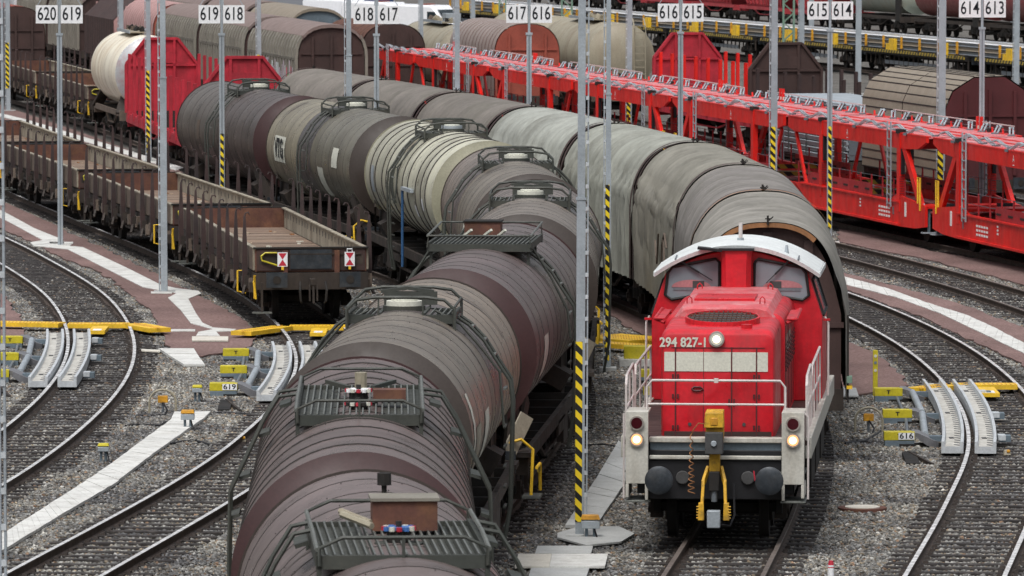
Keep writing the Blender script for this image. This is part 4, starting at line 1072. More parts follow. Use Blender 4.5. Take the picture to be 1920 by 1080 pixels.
# ------------------------------------------------------------------ vans / hooded wagons
def roof_prof(hs=2.95, top=4.35, wd=1.45, n=14, pw=.8):
    P = [(-wd, 1.15), (-wd, hs)]
    for i in range(1, n):
        a = PI - PI * i / n
        P.append((wd * math.copysign(abs(math.cos(a)) ** pw, math.cos(a)), hs + (top - hs) * math.sin(a) ** .9))
    return P + [(wd, hs), (wd, 1.15)]
def van(k, y0, L, label, style, mroof, mtop, mend, name='covered_wagon', top=4.35, graf=False, group=None):
    loc, rz = pose(k, y0 + L / 2, L)
    root = thing(name, label, 'covered wagon', loc, rz, group)
    l = L / 2 - .6
    P = roof_prof(top=top) if style != 'poly' else [(-1.45, 1.15), (-1.45, top - 1.0), (-1.2, top - .45), (-.5, top - .02), (.5, top), (1.2, top - .45), (1.45, top - 1.0), (1.45, 1.15)]
    if style == 'gable': P = [(-1.5, 1.15), (-1.5, 3.2), (-.2, top), (.2, top), (1.5, 3.2), (1.5, 1.15)]
    mb = MB()
    if style == 'rib':
        # sliding side wall with ribs curving into the shoulder, separate smooth roof cap
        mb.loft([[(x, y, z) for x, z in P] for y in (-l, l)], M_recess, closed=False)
        n = int(2 * l / .82)
        sh = [p for p in P if p[1] < top - .42]
        left = [p for p in sh if p[0] < 0]; right = [p for p in sh if p[0] > 0]
        for q in range(n + 1):
            y = -l + .1 + (2 * l - .2) * q / n
            for side in (left, right):
                s = -1 if side is left else 1
                for a, b in zip(side, side[1:]): mb.bar((a[0] + s * .05, y, a[1] + .03), (b[0] + s * .05, y, b[1] + .03), .40, .12, mroof, up=(s, 0, .3))
        for s in (-1, 1): mb.bar((s * 1.52, -l, 2.95), (s * 1.52, l, 2.95), .08, .12, mroof)
        mb.f = mb.f
        obj('wall', mb, root)
        mb = MB(); cap = [(x * 1.03, z + .05) for x, z in P if z > top - .55]
        mb.loft([[(x, y, z) for x, z in cap] for y in (-l - .15, l + .1)], mtop, closed=False)
        mb.loft([[(x, y, z - .14) for x, z in cap] for y in (-l - .15, l + .1)], mend, closed=False)
        mb.loft([[(x, -l - .15, z) for x, z in cap], [(x, -l - .15, z - .14) for x, z in cap]], mtop, closed=False)
        for s in (0, -1): mb.bar((cap[s][0], -l - .15, cap[s][1] - .06), (cap[s][0], l + .1, cap[s][1] - .06), .05, .16, mtop)
        obj('roof', mb, root)
    else:
        n = max(2, int(2 * l / (.8 if style != 'poly' else 4.9)))
        for q in range(n):
            a, b = -l + 2 * l * q / n, -l + 2 * l * (q + 1) / n
            g = .03 if style == 'poly' else .015
            mb.loft([[(x, a, z) for x, z in P], [(x, b - .08, z) for x, z in P]], mroof, closed=False)
            mb.loft([[(x * .985, b - .08, z - .03) for x, z in P], [(x * .985, b, z - .03) for x, z in P]], M_seam if style == 'poly' else mroof, closed=False)
        if style == 'poly':
            for (x0, z0), (x1, z1) in zip(P, P[1:]):
                m_ = max(1, int(math.hypot(x1 - x0, z1 - z0) / .27))
                for q in range(m_):
                    t = q / m_; mb.bar((x0 + (x1 - x0) * t, -l, z0 + (z1 - z0) * t + .008), (x0 + (x1 - x0) * t, l, z0 + (z1 - z0) * t + .008), .025, .035, M_seam if True else mroof)
        obj('hood', mb, root)
    for e in (-1, 1):
        mb = MB(); mb.prism([(x * .975, z - .04) for x, z in P], e * l - .04, e * l + .04, mend)
        for x in (-.8, 0, .8): mb.box((x, e * (l + .07), (top - .35 + 1.15) / 2), (.1, .1, top - .5 - 1.15 - abs(x) * .15), mend)
        mb.box((0, e * (l + .06), 2.3), (2.8, .07, .08), mend); mb.box((0, e * (l + .06), 3.15), (2.6, .07, .06), mend)
        obj('end_wall', mb, root)
    if graf:
        rr = random.Random(3)
        for q in range(22):
            y = -l + .4 + q * .42; m_ = rr.choice(M_graf[:1] * 5 + M_graf[1:])
            mb = MB(); zt = rr.uniform(2.1, 2.9); mb.box((-1.60, y, (1.25 + zt) / 2), (.012, rr.uniform(.1, .3), zt - 1.25), m_)
            obj('graffiti', mb, root)
    underframe(root, 'uf_v%.1f' % L, L, 1.15, 2.6)
    for e in (-1, 1): bogie(root, e * (L / 2 - 2.5))
    buffers(root, L)
    return root
GV = 'ribbed covered wagons behind the red transporters'
van('F', 270.0, 15.3, 'nearest ribbed brown van with smooth curved roof cap and graffiti on its side', 'rib', M_roofgrey, M_rooftop, M_endbrown, graf=True, group=GV)
van('F', 285.8, 15.3, 'second ribbed brown van with curved roof cap behind the graffiti van', 'rib', M_roofgrey, M_rooftop, M_endbrown, group=GV)
van('F', 301.6, 15.3, 'third ribbed brown van below the 619 618 sign', 'rib', M_roofgrey, M_rooftop, M_endbrown, group=GV)
van('F', 317.4, 14.3, 'faded pink round roofed van behind the ribbed brown vans', 'hood', M_pinkroof, M_pinkroof, M_hoodred)
van('F', 333.0, 14, 'dark van with pointed roof and pink corner post, left of the faded pink roof', 'gable', M_endbrown, M_endbrown, M_pinkroof, top=4.4)
van('F', 348.5, 15.5, 'grey ribbed van far left behind the 620 619 sign', 'rib', M_roofgrey, M_rooftop, M_endbrown)
van('F', 365, 15.5, 'grey ribbed van at the far left end of the ribbed row', 'rib', M_roofgrey, M_rooftop, M_endbrown)
small_tank('F', 390, 13, 'pale grey tank wagon far left at the picture top', M_silver, M_silver, 1.4, 2.6, ladder=False)
van('D', 311.0, 14, 'brown van with rounded end and reddish rim at the far left', 'hood', M_hoodred, M_hoodred, M_endbrown)
van('G', 282.5, 12.5, 'dark brown round hooded wagon behind the far end of the transporters', 'hood', M_rustwall, M_rustwall, M_endbrown, top=4.15, name='hooded_wagon')
van('G', 304.0, 15.3, 'grey brown ribbed van with blue grey end, behind the dark hooded wagon', 'rib', M_roofgrey, M_hoodbeige, M_blueg)
van('G', 320.0, 15.3, 'grey brown ribbed van with brown roof behind the one with blue grey end', 'rib', M_roofgrey, M_rooftop, M_endbrown)
van('G', 336.0, 15.3, 'farthest grey ribbed van of the upper row', 'rib', M_roofgrey, M_rooftop, M_endbrown)
van('H', 199.5, 12.0, 'beige hooded coil wagon with maroon end wall behind the red transporters', 'poly', M_hoodbeige, M_hoodbeige, M_maroon, top=4.4, name='hooded_wagon')
van('H', 276.5, 12.5, 'grey brown hooded wagon with orange red end wall left of the beige tank', 'hood', M_hoodgrey, M_hoodgrey, M_hoodred, top=4.3, name='hooded_wagon')
small_tank('H', 297.5, 11.5, 'beige tank wagon with grey box on top, in front of the white vans', M_beige, M_beige, 1.4, 2.42, box=True, ladder=False)
small_tank('I', 286.5, 11.5, 'olive beige tank wagon with end ladder left of the red end wall', M_beige, M_beige, 1.5, 2.72)
small_tank('I', 300.5, 11.5, 'olive brown tank wagon behind the 617 616 sign', M_beige, M_beige, 1.5, 2.72)

# grey slatted coil load wagon under the transporters' deck
def slat_wagon(k, y0, L, label):
    loc, rz = pose(k, y0 + L / 2, L); root = thing('slatted_wagon', label, 'covered wagon', loc, rz)
    mb = MB()
    for s in (-1, 1):
        z = 1.2
        while z < 3.0: mb.box((s * 1.4, 0, z), (.08, L - 1.2, .14), M_galv, ry=s * .3); z += .19
        for q in range(5): mb.box((s * 1.44, -L / 2 + 1 + q * (L - 2) / 4, 2.1), (.06, .08, 1.9), M_slot)
    mb.box((0, 0, 3.0), (2.7, L - 1.2, .08), M_galv); mb.box((0, -L / 2 + .6, 2.1), (2.7, .08, 1.8), M_galvd)
    obj('wall', mb, root); underframe(root, 'uf_sl', L, 1.15, 2.6); bogie(root, -L / 2 + 2.5); bogie(root, L / 2 - 2.5)
slat_wagon('H', 212.3, 12.8, 'grey slatted wagon seen under the upper deck of the red transporters')

# ------------------------------------------------------------------ red car transporters
def chock_fn(mb):
    mb.bar((0, -.22, .02), (.02, .22, .25), .045, .035, M_galv); mb.bar((.10, -.22, .02), (.12, .22, .25), .045, .035, M_galv)
    mb.bar((.06, .20, .25), (.06, .42, .19), .15, .04, M_galv); mb.box((.05, -.24, .03), (.22, .12, .08), M_galvd)
def transporter(y0, L, label, full_near):
    """full_near: the main joint (with slanted braces) is at the near end"""
    loc, rz = pose('G', y0 + L / 2, L)
    root = thing('car_transporter_wagon', label, 'car transporter', loc, rz, 'red two deck car transporter wagons')
    f = 1 if full_near else -1           # local mirror: Y = f*y
    l = L / 2 - .15
    key = 'tp%d%.1f' % (f, L)
    def Y(y): return f * y               # y measured with joint at -l
    def low(mb):
        for s in (-1, 1):
            pl = [(Y(-l), .55), (Y(-l + 1.2), .45), (Y(-l + 3), .42), (Y(l), .42), (Y(l), 1.12), (Y(-l + 4.4), 1.12), (Y(-l + 3.2), 1.35), (Y(-l), 1.15)]
            if f < 0: pl = pl[::-1]
            mb.prismx(pl, s * 1.40 - .04, s * 1.40 + .04, M_redt)
            mb.box((s * 1.42, Y(.6 + 0), 1.14), (.14, 2 * l - 4.6, .05), M_redt)
            mb.box((s * 1.45, Y(.6), .47), (.08, 2 * l - 4.6, .06), M_redt)
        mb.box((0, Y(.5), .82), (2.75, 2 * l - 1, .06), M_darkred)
        for s in (-1, 1): mb.box((s * .8, Y(.5), .88), (.5, 2 * l - 1.2, .03), M_decksheen)
        mb.box((0, Y(-l + .6), 1.12), (2.75, 1.2, .08), M_redt)
    cpart('lower_deck', key + 'low', low, root)
    def up(mb):
        n = 8
        for s in (-1, 1):
            pl = [(Y(-l), 2.98), (Y(-l + .9), 2.76), (Y(-l + 2.4), 2.70), (Y(l - .8), 2.70), (Y(l), 2.82), (Y(l), 3.12), (Y(-l), 3.14)]
            if f < 0: pl = pl[::-1]
            mb.prismx(pl, s * 1.38 - .05, s * 1.38 + .05, M_redt)
            mb.box((s * 1.36, 0, 3.15), (.16, 2 * l, .04), M_redt)
        mb.box((0, 0, 3.12), (2.66, 2 * l, .05), M_decksheen)
        for s in (-1, 1):
            mb.box((s * .28, 0, 3.15), (.05, 2 * l, .05), M_redt)
        q = -l + .4
        while q < l: mb.box((0, q, 3.14), (2.6, .05, .02), M_redt); q += 2.4
    cpart('upper_deck', key + 'up', up, root)
    def xb(mb):
        q = -l + 1.2
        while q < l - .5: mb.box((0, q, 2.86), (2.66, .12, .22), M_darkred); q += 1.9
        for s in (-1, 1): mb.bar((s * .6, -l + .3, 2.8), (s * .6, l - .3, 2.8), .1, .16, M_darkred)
        mb.bar((1.2, -l + 1, 2.55), (1.2, l - 1, 2.55), .03, .03, M_galvd)
    cpart('cross_beam', key + 'xb', xb, root)
    for s_ in (-1, 1):
        def sidew(mb, s=s_):
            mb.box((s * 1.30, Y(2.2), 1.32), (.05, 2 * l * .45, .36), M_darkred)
            for q in range(6): mb.box((s * 1.30, Y(-1.2 + q * 1.3), 1.32), (.08, .5, .06), M_under)
        cpart('side_guard', key + 'sg%d' % s_, sidew, root)
        def dg(mb, s=s_): mb.bar((s * 1.32, Y(l - 2.0), 1.1), (s * 1.32, Y(l - .6), 2.7), .08, .14, M_redt)
        cpart('brace', key + 'dg%d' % s_, dg, root)
        def rd(mb, s=s_): mb.bar((s * 1.32, Y(-l + .4), 1.1), (s * 1.32, Y(-l + 1.6), 1.7), .03, .03, M_galv)
        cpart('rod', key + 'rd%d' % s_, rd, root)
    def post_straight(mb):
        mb.box((0, 0, 2.0), (.16, .34, 2.3), M_redt); mb.box((0, -.22, 2.35), (.10, .12, .8), M_black); mb.box((0, 0, 3.2), (.24, .3, .12), M_under)
        for q in range(10): mb.box((0, -.19, 1.25 + q * .07), (.17, .02, .025), M_darkred)
    for s in (-1, 1):
        for y in (-l + 3.0, l - 4.3):
            cpart('post', 'tp_post', post_straight, root, (s * 1.38, Y(y), 0), 0 if f > 0 else PI)
        def br(mb): mb.bar((0, Y(0), 3.0), (0, Y(-2.3), 1.0), .12, .28, M_redt, up=(0, 0, 1))
        cpart('brace', 'tp_brace%d' % f, br, root, (s * 1.36, Y(-l + 2.85), 0))
    def lad(mb):
        for y in (-.2, .2): mb.bar((0, y, .95), (0, y, 3.45), .04, .04, M_galv)
        z = 1.05
        while z < 3.3: mb.bar((0, -.2, z), (0, .2, z), .035, .035, M_galv); z += .27
    for s in (-1, 1): cpart('ladder', 'tp_lad', lad, root, (s * 1.5, Y(-l + 3.9), 0))
    q = -l + .5; kx = 0
    while q < l - .2:
        if abs(q - (-l + 3)) > .4:
            for x, r_ in ((-1.24, .5), (1.2, -.5)): cpart('wheel_chock', 'chock', chock_fn, root, (x, q, 3.12), r_ + (.25 if kx % 3 == 0 else 0) + (PI if kx % 4 == 1 and x < 0 else 0), )
        kx += 1; q += 1.5
    def hr(mb):
        for s in (1,):
            mb.bar((s * 1.32, -l + .4, 3.42), (s * 1.32, l - 2.5, 3.42), .025, .03, M_handrail); mb.bar((s * 1.34, -l + .4, 3.27), (s * 1.34, l - .5, 3.27), .012, .012, M_galvd)
            y = -l + .5
            while y < l: mb.bar((s * 1.34, y, 3.12), (s * 1.34, y + .05, 3.3), .05, .05, M_redt); y += 1.15
            for y in (-.5, -.1): mb.box((s * 1.3, Y(-l + 4.4) + y, 3.36), (.08, .12, .42), M_redt); mb.box((s * 1.3, Y(-l + 4.4) + y - .07, 3.25), (.06, .02, .1), M_cream)
        mb.bar((-1.34, -l + .2, 3.26), (-1.34, l - .2, 3.26), .012, .012, M_galvd)
    cpart('handrail', key + 'hr', hr, root)
    def fence(mb):
        for s in (-1, 1):
            y = -l + 1.5
            while y < l - .5: mb.bar((s * 1.3, y, 1.1), (s * 1.3, y, 1.78), .045, .045, M_darkred); y += 1.3
            for z in (1.45, 1.76): mb.bar((s * 1.3, -l + 1.5, z), (s * 1.3, l - .8, z), .012, .015, M_galvd)
    cpart('fence', key + 'fence', fence, root)
    def yel(mb):
        mb.tube([(-1.46, Y(-l + .5), 1.0), (-1.46, Y(-l + .5), 1.95), (-1.46, Y(-l + .75), 1.95), (-1.46, Y(-l + .75), 1.2)], .03, M_yellow)
    cpart('handle', key + 'yel', yel, root)
    def hz(mb): mb.box((0, Y(l - 5), 1.3), (2.5, .05, .14), M_hazard2); mb.box((0, Y(l - 5.6), 1.05), (1.5, .8, .14), M_hazard2)
    cpart('ramp', key + 'hz', hz, root)
    def mk(mb):
        mb.text('A', .28, (-1.436, Y(.8), 2.93), (0, -1, 0), (0, 0, 1), M_wlet); mb.box((-1.436, Y(.8), 2.77), (.004, .2, .02), M_wlet)
        mb.box((-1.446, Y(-l + 2.2), .95), (.01, .2, .42), M_wlet); 
        for z in (.9, .78, .66):
            for q in range(5): mb.box((-1.446, Y(-l + 5.2) - q * .28, z), (.006, .2, .06), M_wlet)
        for z in (1.0, .9, .8): mb.box((-1.446, Y(-l + 7.5), z), (.006, .16, .05), M_wlet)
        mb.box((-1.446, Y(-l + 3.6), .85), (.01, .12, .22), M_galvd)
    cpart('marking', key + 'mk', mk, root, smooth=False)
    def ax(mb):
        wheel_fn(mb)
        for s in (-1, 1): mb.box((s * 1.0, 0, .5), (.2, .5, .3), M_under)
    cpart('wheelset', 'tp_ax', ax, root, (0, Y(-l + 2.2), 0)); cpart('wheelset', 'tp_ax', ax, root, (0, Y(l - 1.2), 0))
    if full_near:
        cpart('buffer', 'buffer', buffer_fn, root, (-.875, -l - .3, 0)); cpart('buffer', 'buffer', buffer_fn, root, (.875, -l - .3, 0))
    def stp(mb): mb.box((-1.3, Y(-l + .1), .38), (.4, .3, .03), M_galv); mb.bar((-1.3, Y(-l + .1), .38), (-1.3, Y(-l + .1), 1.1), .08, .04, M_blueg)
    cpart('step', key + 'stp', stp, root)
    return root
TS = [(166.8, 'rightmost red car transporter section, cut off by the picture edge', False),
      (183.9, 'red car transporter section with slanted braces behind the tall 615 614 sign post', True),
      (201.0, 'red car transporter section above the bend of the tarpaulin wagons', False),
      (218.1, 'red car transporter section between the 616 615 sign and the wide lattice mast', True),
      (235.2, 'red car transporter section between the 617 616 sign post and the tall mast', False),
      (252.3, 'second farthest red car transporter section, left of the 617 616 sign post', True),
      (269.4, 'farthest red car transporter section ending beside the dark round hood', False)]
for y0, lb, fn in TS: transporter(y0, 17.0 if y0 < 269 else 10.5, lb, fn)

# ------------------------------------------------------------------ diesel shunting locomotive
loc, rz = pose('D', 107.9, 13.5); loc = (loc[0] - .27, loc[1], 0)
LO = thing('diesel_locomotive', 'red diesel shunting locomotive with white roof, lit lamps and number 294 827-1', 'locomotive', loc, rz)
Y0 = -7.0          # front buffer face
def rbox(mb, x0, x1, y0, y1, z0, z1, m, **k): mb.box(((x0 + x1) / 2, (y0 + y1) / 2, (z0 + z1) / 2), (x1 - x0, y1 - y0, z1 - z0), m, **k)
# deck / frame
mb = MB()
rbox(mb, -1.5, 1.5, Y0 + .75, 6.6, 1.56, 1.66, M_endbrown)
for s in (-1, 1): rbox(mb, *sorted((s * 1.42, s * 1.52)), Y0 + .75, 6.6, 1.36, 1.70, M_panelw)
rbox(mb, -1.06, 1.06, Y0 + .55, Y0 + .8, 1.62, 1.70, M_panelw); rbox(mb, -1.05, 1.05, Y0 + .62, Y0 + .8, 1.46, 1.62, M_blueg)
rbox(mb, -1.05, 1.05, Y0 + .45, Y0 + .55, 1.36, 1.42, M_panelw)
obj('deck', mb, LO, bevel=.012)
mb = MB()
rbox(mb, -1.25, 1.25, Y0 + .6, 6.5, .8, 1.5, M_black)
rbox(mb, -1.08, 1.08, Y0 + .5, Y0 + .7, .72, 1.34, M_black)
for s in (-1, 1):
    for y in (-3, -.5, 2.2): rbox(mb, *sorted((s * 1.1, s * 1.42)), y, y + 1.8, .6, 1.35, M_under)
mb.cyl((.52, Y0 + .44, 1.07), (.52, Y0 + .5, 1.07), .11, M_slot, 14); mb.cyl((-.52, Y0 + .44, 1.07), (-.52, Y0 + .5, 1.07), .11, M_slot, 14)
obj('frame', mb, LO, bevel=.015)
for y in (-4.3, 3.9): bogie(LO, y)
for s in (-1, 1):
    mb = MB()
    mb.cyl((s * .875, Y0 + .55, 1.06), (s * .875, Y0 + .12, 1.06), .15, M_black, 16); mb.cyl((s * .875, Y0 + .12, 1.06), (s * .875, Y0 + .06, 1.06), .225, M_buffer, 28); mb.cyl((s * .875, Y0 + .06, 1.06), (s * .875, Y0 + .03, 1.06), .225, M_buffer, 28, r2=.17)
    obj('buffer', mb, LO)
    # corner steps panel
    mb = MB(); xc = s * 1.24
    rbox(mb, xc - .18, xc + .18, Y0 + .32, Y0 + .42, .98, 2.13, M_panelw)
    rbox(mb, xc - .18, xc + .18, Y0 + .42, Y0 + 1.2, 2.09, 2.13, M_panelw)
    rbox(mb, *sorted((xc + s * .13, xc + s * .18)), Y0 + .32, Y0 + 1.2, .76, .98, M_panelw)
    rbox(mb, *sorted((xc - s * .18, xc - s * .13)), Y0 + .32, Y0 + .42, .72, .98, M_panelw)
    rbox(mb, xc - .2, xc + .2, Y0 + .34, Y0 + 1.2, .68, .71, M_grate); rbox(mb, xc - .2, xc + .2, Y0 + .42, Y0 + 1.2, 1.15, 1.18, M_grate)
    obj('step_panel', mb, LO, bevel=.008)
    for z, lm, nm in ((1.95, M_lampdark, 'tail_lamp'), (1.69, M_lamp, 'headlight')):
        mb = MB(); y = Y0 + .32
        mb.cyl((xc - s * 0, y, z), (xc, y - .05, z), .115, M_lamprim, 24); mb.cyl((xc, y - .045, z), (xc, y - .054, z), .09, M_lampglow if lm is M_lamp else lm, 24)
        if lm is M_lamp: mb.cyl((xc, y - .05, z), (xc, y - .062, z), .058, lm, 24)
        obj(nm, mb, LO)
    mb = MB()
    mb.tube([(xc - .21, Y0 + .36, .75), (xc - .21, Y0 + .36, 2.1)] if s < 0 else [(xc + .24, Y0 + .36, .75), (xc + .24, Y0 + .36, 2.05), (xc + .16, Y0 + .36, 2.14)], .018, M_handrail)
    obj('grab_rail', mb, LO); mb = MB()
    # platform side rails
    for x in (s * 1.44,):
        mb.tube([(x, Y0 + .8, 1.7), (x, Y0 + .8, 2.52), (x, Y0 + .95, 2.66), (x, Y0 + 2.6, 2.72), (x, Y0 + 2.75, 2.62), (x, Y0 + 2.75, 1.7)], .022, M_handrail)
        mb.tube([(x, Y0 + .8, 2.15), (x, Y0 + 2.75, 2.2)], .018, M_handrail); mb.tube([(x, Y0 + 1.7, 1.7), (x, Y0 + 1.7, 2.7)], .018, M_handrail)
        mb.tube([(x, Y0 + 3.2, 1.7), (x, Y0 + 3.2, 2.5), (x, Y0 + 3.35, 2.64), (x, Y0 + 7.6, 2.64), (x, Y0 + 7.7, 2.5), (x, Y0 + 7.7, 1.7)], .022, M_handrail)
        mb.tube([(x, Y0 + 3.2, 2.15), (x, Y0 + 7.7, 2.15)], .018, M_handrail)
        for q in (4.6, 6.1): mb.tube([(x, Y0 + q, 1.7), (x, Y0 + q, 2.64)], .018, M_handrail)
    obj('handrail', mb, LO)
mb = MB(); y = Y0 + .72
mb.tube([(-1.1, y, 1.66), (-1.1, y, 2.5), (-1.02, y, 2.6), (1.02, y, 2.6), (1.1, y, 2.5), (1.1, y, 1.66)], .022, M_handrail)
mb.tube([(-1.1, y, 2.22), (1.1, y, 2.22)], .02, M_handrail); mb.box((0, y, 2.6), (.07, .06, .07), M_handrail)
obj('handrail', mb, LO)
# hood: rounded profile lofted
def hood_ring(y, wd, z1, r=.2, z0=1.66, n=6):
    P = [(-wd, z0), (-wd, z1 - r)]
    for i in range(1, n + 1): a = PI - (PI / 2) * i / n; P.append((-wd + r + r * math.cos(a), z1 - r + r * math.sin(a)))
    for i in range(0, n + 1): a = PI / 2 - (PI / 2) * i / n; P.append((wd - r + r * math.cos(a), z1 - r + r * math.sin(a)))
    P.append((wd, z0))
    return [(x, y, z) for x, z in P]
mb = MB(); yf = Y0 + 1.35
rings = [hood_ring(yf - .03, .86, 3.27, .1), hood_ring(yf - .02, .885, 3.30, .13), hood_ring(yf + .05, .91, 3.35, .16), hood_ring(yf + .2, .92, 3.38, .17), hood_ring(yf + 2.5, .92, 3.42, .17), hood_ring(yf + 2.55, .98, 3.46, .2), hood_ring(Y0 + 8.4, .98, 3.46, .2)]
mb.loft(rings, M_red, closed=True, cap=True, ms=[M_red, M_red, M_red, M_red, M_red, M_red])
for x in (-.68, .22, .62): mb.box((x, yf - .035, 2.38), (.022, .02, 1.42), M_maroon)
for x in (-.23,): mb.box((x, yf - .033, 2.38), (.008, .012, 1.42), M_maroon)
for z in (3.08,): mb.box((0, yf - .034, z), (1.5, .01, .012), M_maroon)
for x in (-.45, .42): mb.cyl((x, yf - .03, 1.85), (x, yf - .045, 1.85), .03, M_slot, 8)
mb.tube([(-.42, yf - .05, 2.42), (-.38, yf - .05, 2.45), (-.28, yf - .05, 2.45), (-.24, yf - .05, 2.42), (-.28, yf - .05, 2.39), (-.38, yf - .05, 2.39), (-.42, yf - .05, 2.42)], .014, M_maroon)
for s in (-1, 1):
    for q in range(6):
        yy_ = yf + 2.7 + q * .72; mb.box((s * .985, yy_, 2.5), (.012, .02, 1.5), M_maroon)
        for w_ in range(7): mb.box((s * .99, yy_ + .36, 2.5 + w_ * .07), (.012, .5, .03), M_maroon)
for x in (-.72, -.64, .58, .66):
    for z in (1.8, 2.3, 2.62): mb.box((x, yf - .04, z), (.03, .03, .07), M_maroon)
for x in (.18, .26): mb.box((x, yf - .04, 2.2), (.02, .03, .12), M_endbrown)
mb.box((0, yf - .036, 1.70), (1.72, .012, .07), M_endbrown)
for s in (-1, 1): mb.box((s * .9, yf + 1.3, 2.5), (.04, .02, 1.6), M_maroon)
obj('hood', mb, LO)
mb = MB()
for x0, x1 in ((-.86, -.685), (-.675, -.235), (-.225, .215), (.225, .615), (.625, .80)): rbox(mb, x0, x1, yf - .04, yf - .03, 2.70, 3.01, M_cream)
obj('stripe', mb, LO, smooth=False)
mb = MB(); mb.text('294 827-1', .21, (-.55, yf - .045, 3.16), (1, 0, 0), (0, 0, 1), M_cream, .006, width=.74); obj('number', mb, LO, smooth=False)
mb = MB(); mb.text('RAILION', .42, (.985, yf + 4.0, 2.9), (0, 1, 0), (0, 0, 1), M_cream, .004, width=2.4); obj('lettering', mb, LO, smooth=False)
mb = MB(); mb.cyl((-.02, yf + .02, 3.22), (-.02, yf - .10, 3.22), .125, M_lamprim, 24); mb.cyl((-.02, yf - .10, 3.22), (-.02, yf - .108, 3.22), .10, M_cream, 24); mb.cyl((-.02, yf - .10, 3.22), (-.02, yf - .114, 3.22), .06, M_lamp, 24); obj('headlight', mb, LO)
# cooling grille on top
mb = MB(); n = 36; gy = yf + 1.2; gz = 3.44
def gzz(y): return 3.47 + (y - gy) * .085
mb.add([(.02 + .57 * math.cos(2 * PI * i / n), gy + .62 * math.sin(2 * PI * i / n), gzz(gy + .62 * math.sin(2 * PI * i / n))) for i in range(n)], [tuple(range(n))], M_slot)
for i in range(n):
    a, b = 2 * PI * i / n, 2 * PI * (i + 1) / n; ya_, yb_ = gy + .64 * math.sin(a), gy + .64 * math.sin(b)
    mb.bar((.02 + .59 * math.cos(a), ya_, gzz(ya_) - .02), (.02 + .59 * math.cos(b), yb_, gzz(yb_) - .02), .035, .11, M_red)
x = -.52
while x < .56:
    h_ = .62 * math.sqrt(max(0, 1 - ((x - .02) / .57) ** 2)); mb.bar((x, gy - h_, gzz(gy - h_) + .02), (x, gy + h_, gzz(gy + h_) + .02), .016, .012, M_endbrown); x += .075
for q in (-.4, -.2, 0, .2, .4):
    w_ = .57 * math.sqrt(1 - (q / .62) ** 2); mb.bar((.02 - w_, gy + q, gzz(gy + q) + .028), (.02 + w_, gy + q, gzz(gy + q) + .028), .014, .014, M_rustwall)
obj('grille', mb, LO)
# raised hood cover behind the grille
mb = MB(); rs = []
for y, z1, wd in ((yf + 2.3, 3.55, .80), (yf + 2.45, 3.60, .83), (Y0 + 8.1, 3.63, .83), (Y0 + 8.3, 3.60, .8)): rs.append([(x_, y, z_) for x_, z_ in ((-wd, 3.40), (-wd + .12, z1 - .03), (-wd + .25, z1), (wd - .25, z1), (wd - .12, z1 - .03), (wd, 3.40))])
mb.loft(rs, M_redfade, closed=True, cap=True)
for x in (-.6, .6):
    for y in (yf + 2.8, Y0 + 7.6): mb.tube([(x - .04, y, 3.60), (x - .04, y, 3.68), (x, y, 3.72), (x + .04, y, 3.68), (x + .04, y, 3.60)], .012, M_red)
rbox(mb, -.55, .45, yf + 3.4, yf + 4.6, 3.60, 3.65, M_red)
obj('hood_cover', mb, LO, bevel=.01)
mb = MB()
for s in (-1, 1): mb.tube([(s * 1.0, yf + 2.6, 3.3), (s * 1.16, yf + 2.7, 3.36), (s * 1.16, yf + 4.8, 3.38), (s * 1.0, yf + 4.9, 3.3)], .03, M_red); mb.box((s * 1.08, yf + 3.7, 3.36), (.16, 2.2, .02), M_red)
obj('guard', mb, LO)
mb = MB(); mb.cyl((.45, yf + .25, 3.36), (.45, yf + .25, 3.44), .09, M_red, 12); obj('filler_cap', mb, LO)
# cab
YC0, YC1 = Y0 + 8.35, Y0 + 10.9
def cabsec(y, hw0, hw1, top, zb=1.66):
    P = [(-hw0, zb), (-hw0, 3.1), (-hw1 - .02, 3.78)]
    n = 12
    for i in range(n + 1):
        x = -hw1 + 2 * hw1 * i / n; P.append((x, 3.84 + (top - 3.84) * (1 - (x / hw1) ** 2)))
    P += [(hw1 + .02, 3.78), (hw0, 3.1), (hw0, zb)]
    return [(x, y, z) for x, z in P]
mb = MB()
r0 = cabsec(YC0, 1.46, 1.22, 4.24); r1 = cabsec(YC1, 1.46, 1.22, 4.24)
mb.loft([r0, r1], M_red, closed=True, cap=True)
obj('cab', mb, LO, bevel=.02)
# exhaust column
mb = MB(); rs = []
for z, hw, dp in ((3.5, .25, .42), (3.9, .25, .40), (4.2, .26, .38), (4.26, .27, .38)): rs.append([(x_ + .0, YC0 + y_, z) for x_, y_ in ((-hw, .02), (-hw, -dp + .1), (-hw + .08, -dp), (hw - .08, -dp), (hw, -dp + .1), (hw, .02))])
mb.loft(rs, M_red, closed=True, cap=True); rbox(mb, -.3, .3, YC0 - .42, YC0 + .1, 4.25, 4.285, M_black); obj('exhaust', mb, LO)
mb = MB(); mb.box((-.45, YC0 - .25, 4.27), (.42, .35, .04), M_black, ry=.1); obj('deflector', mb, LO)
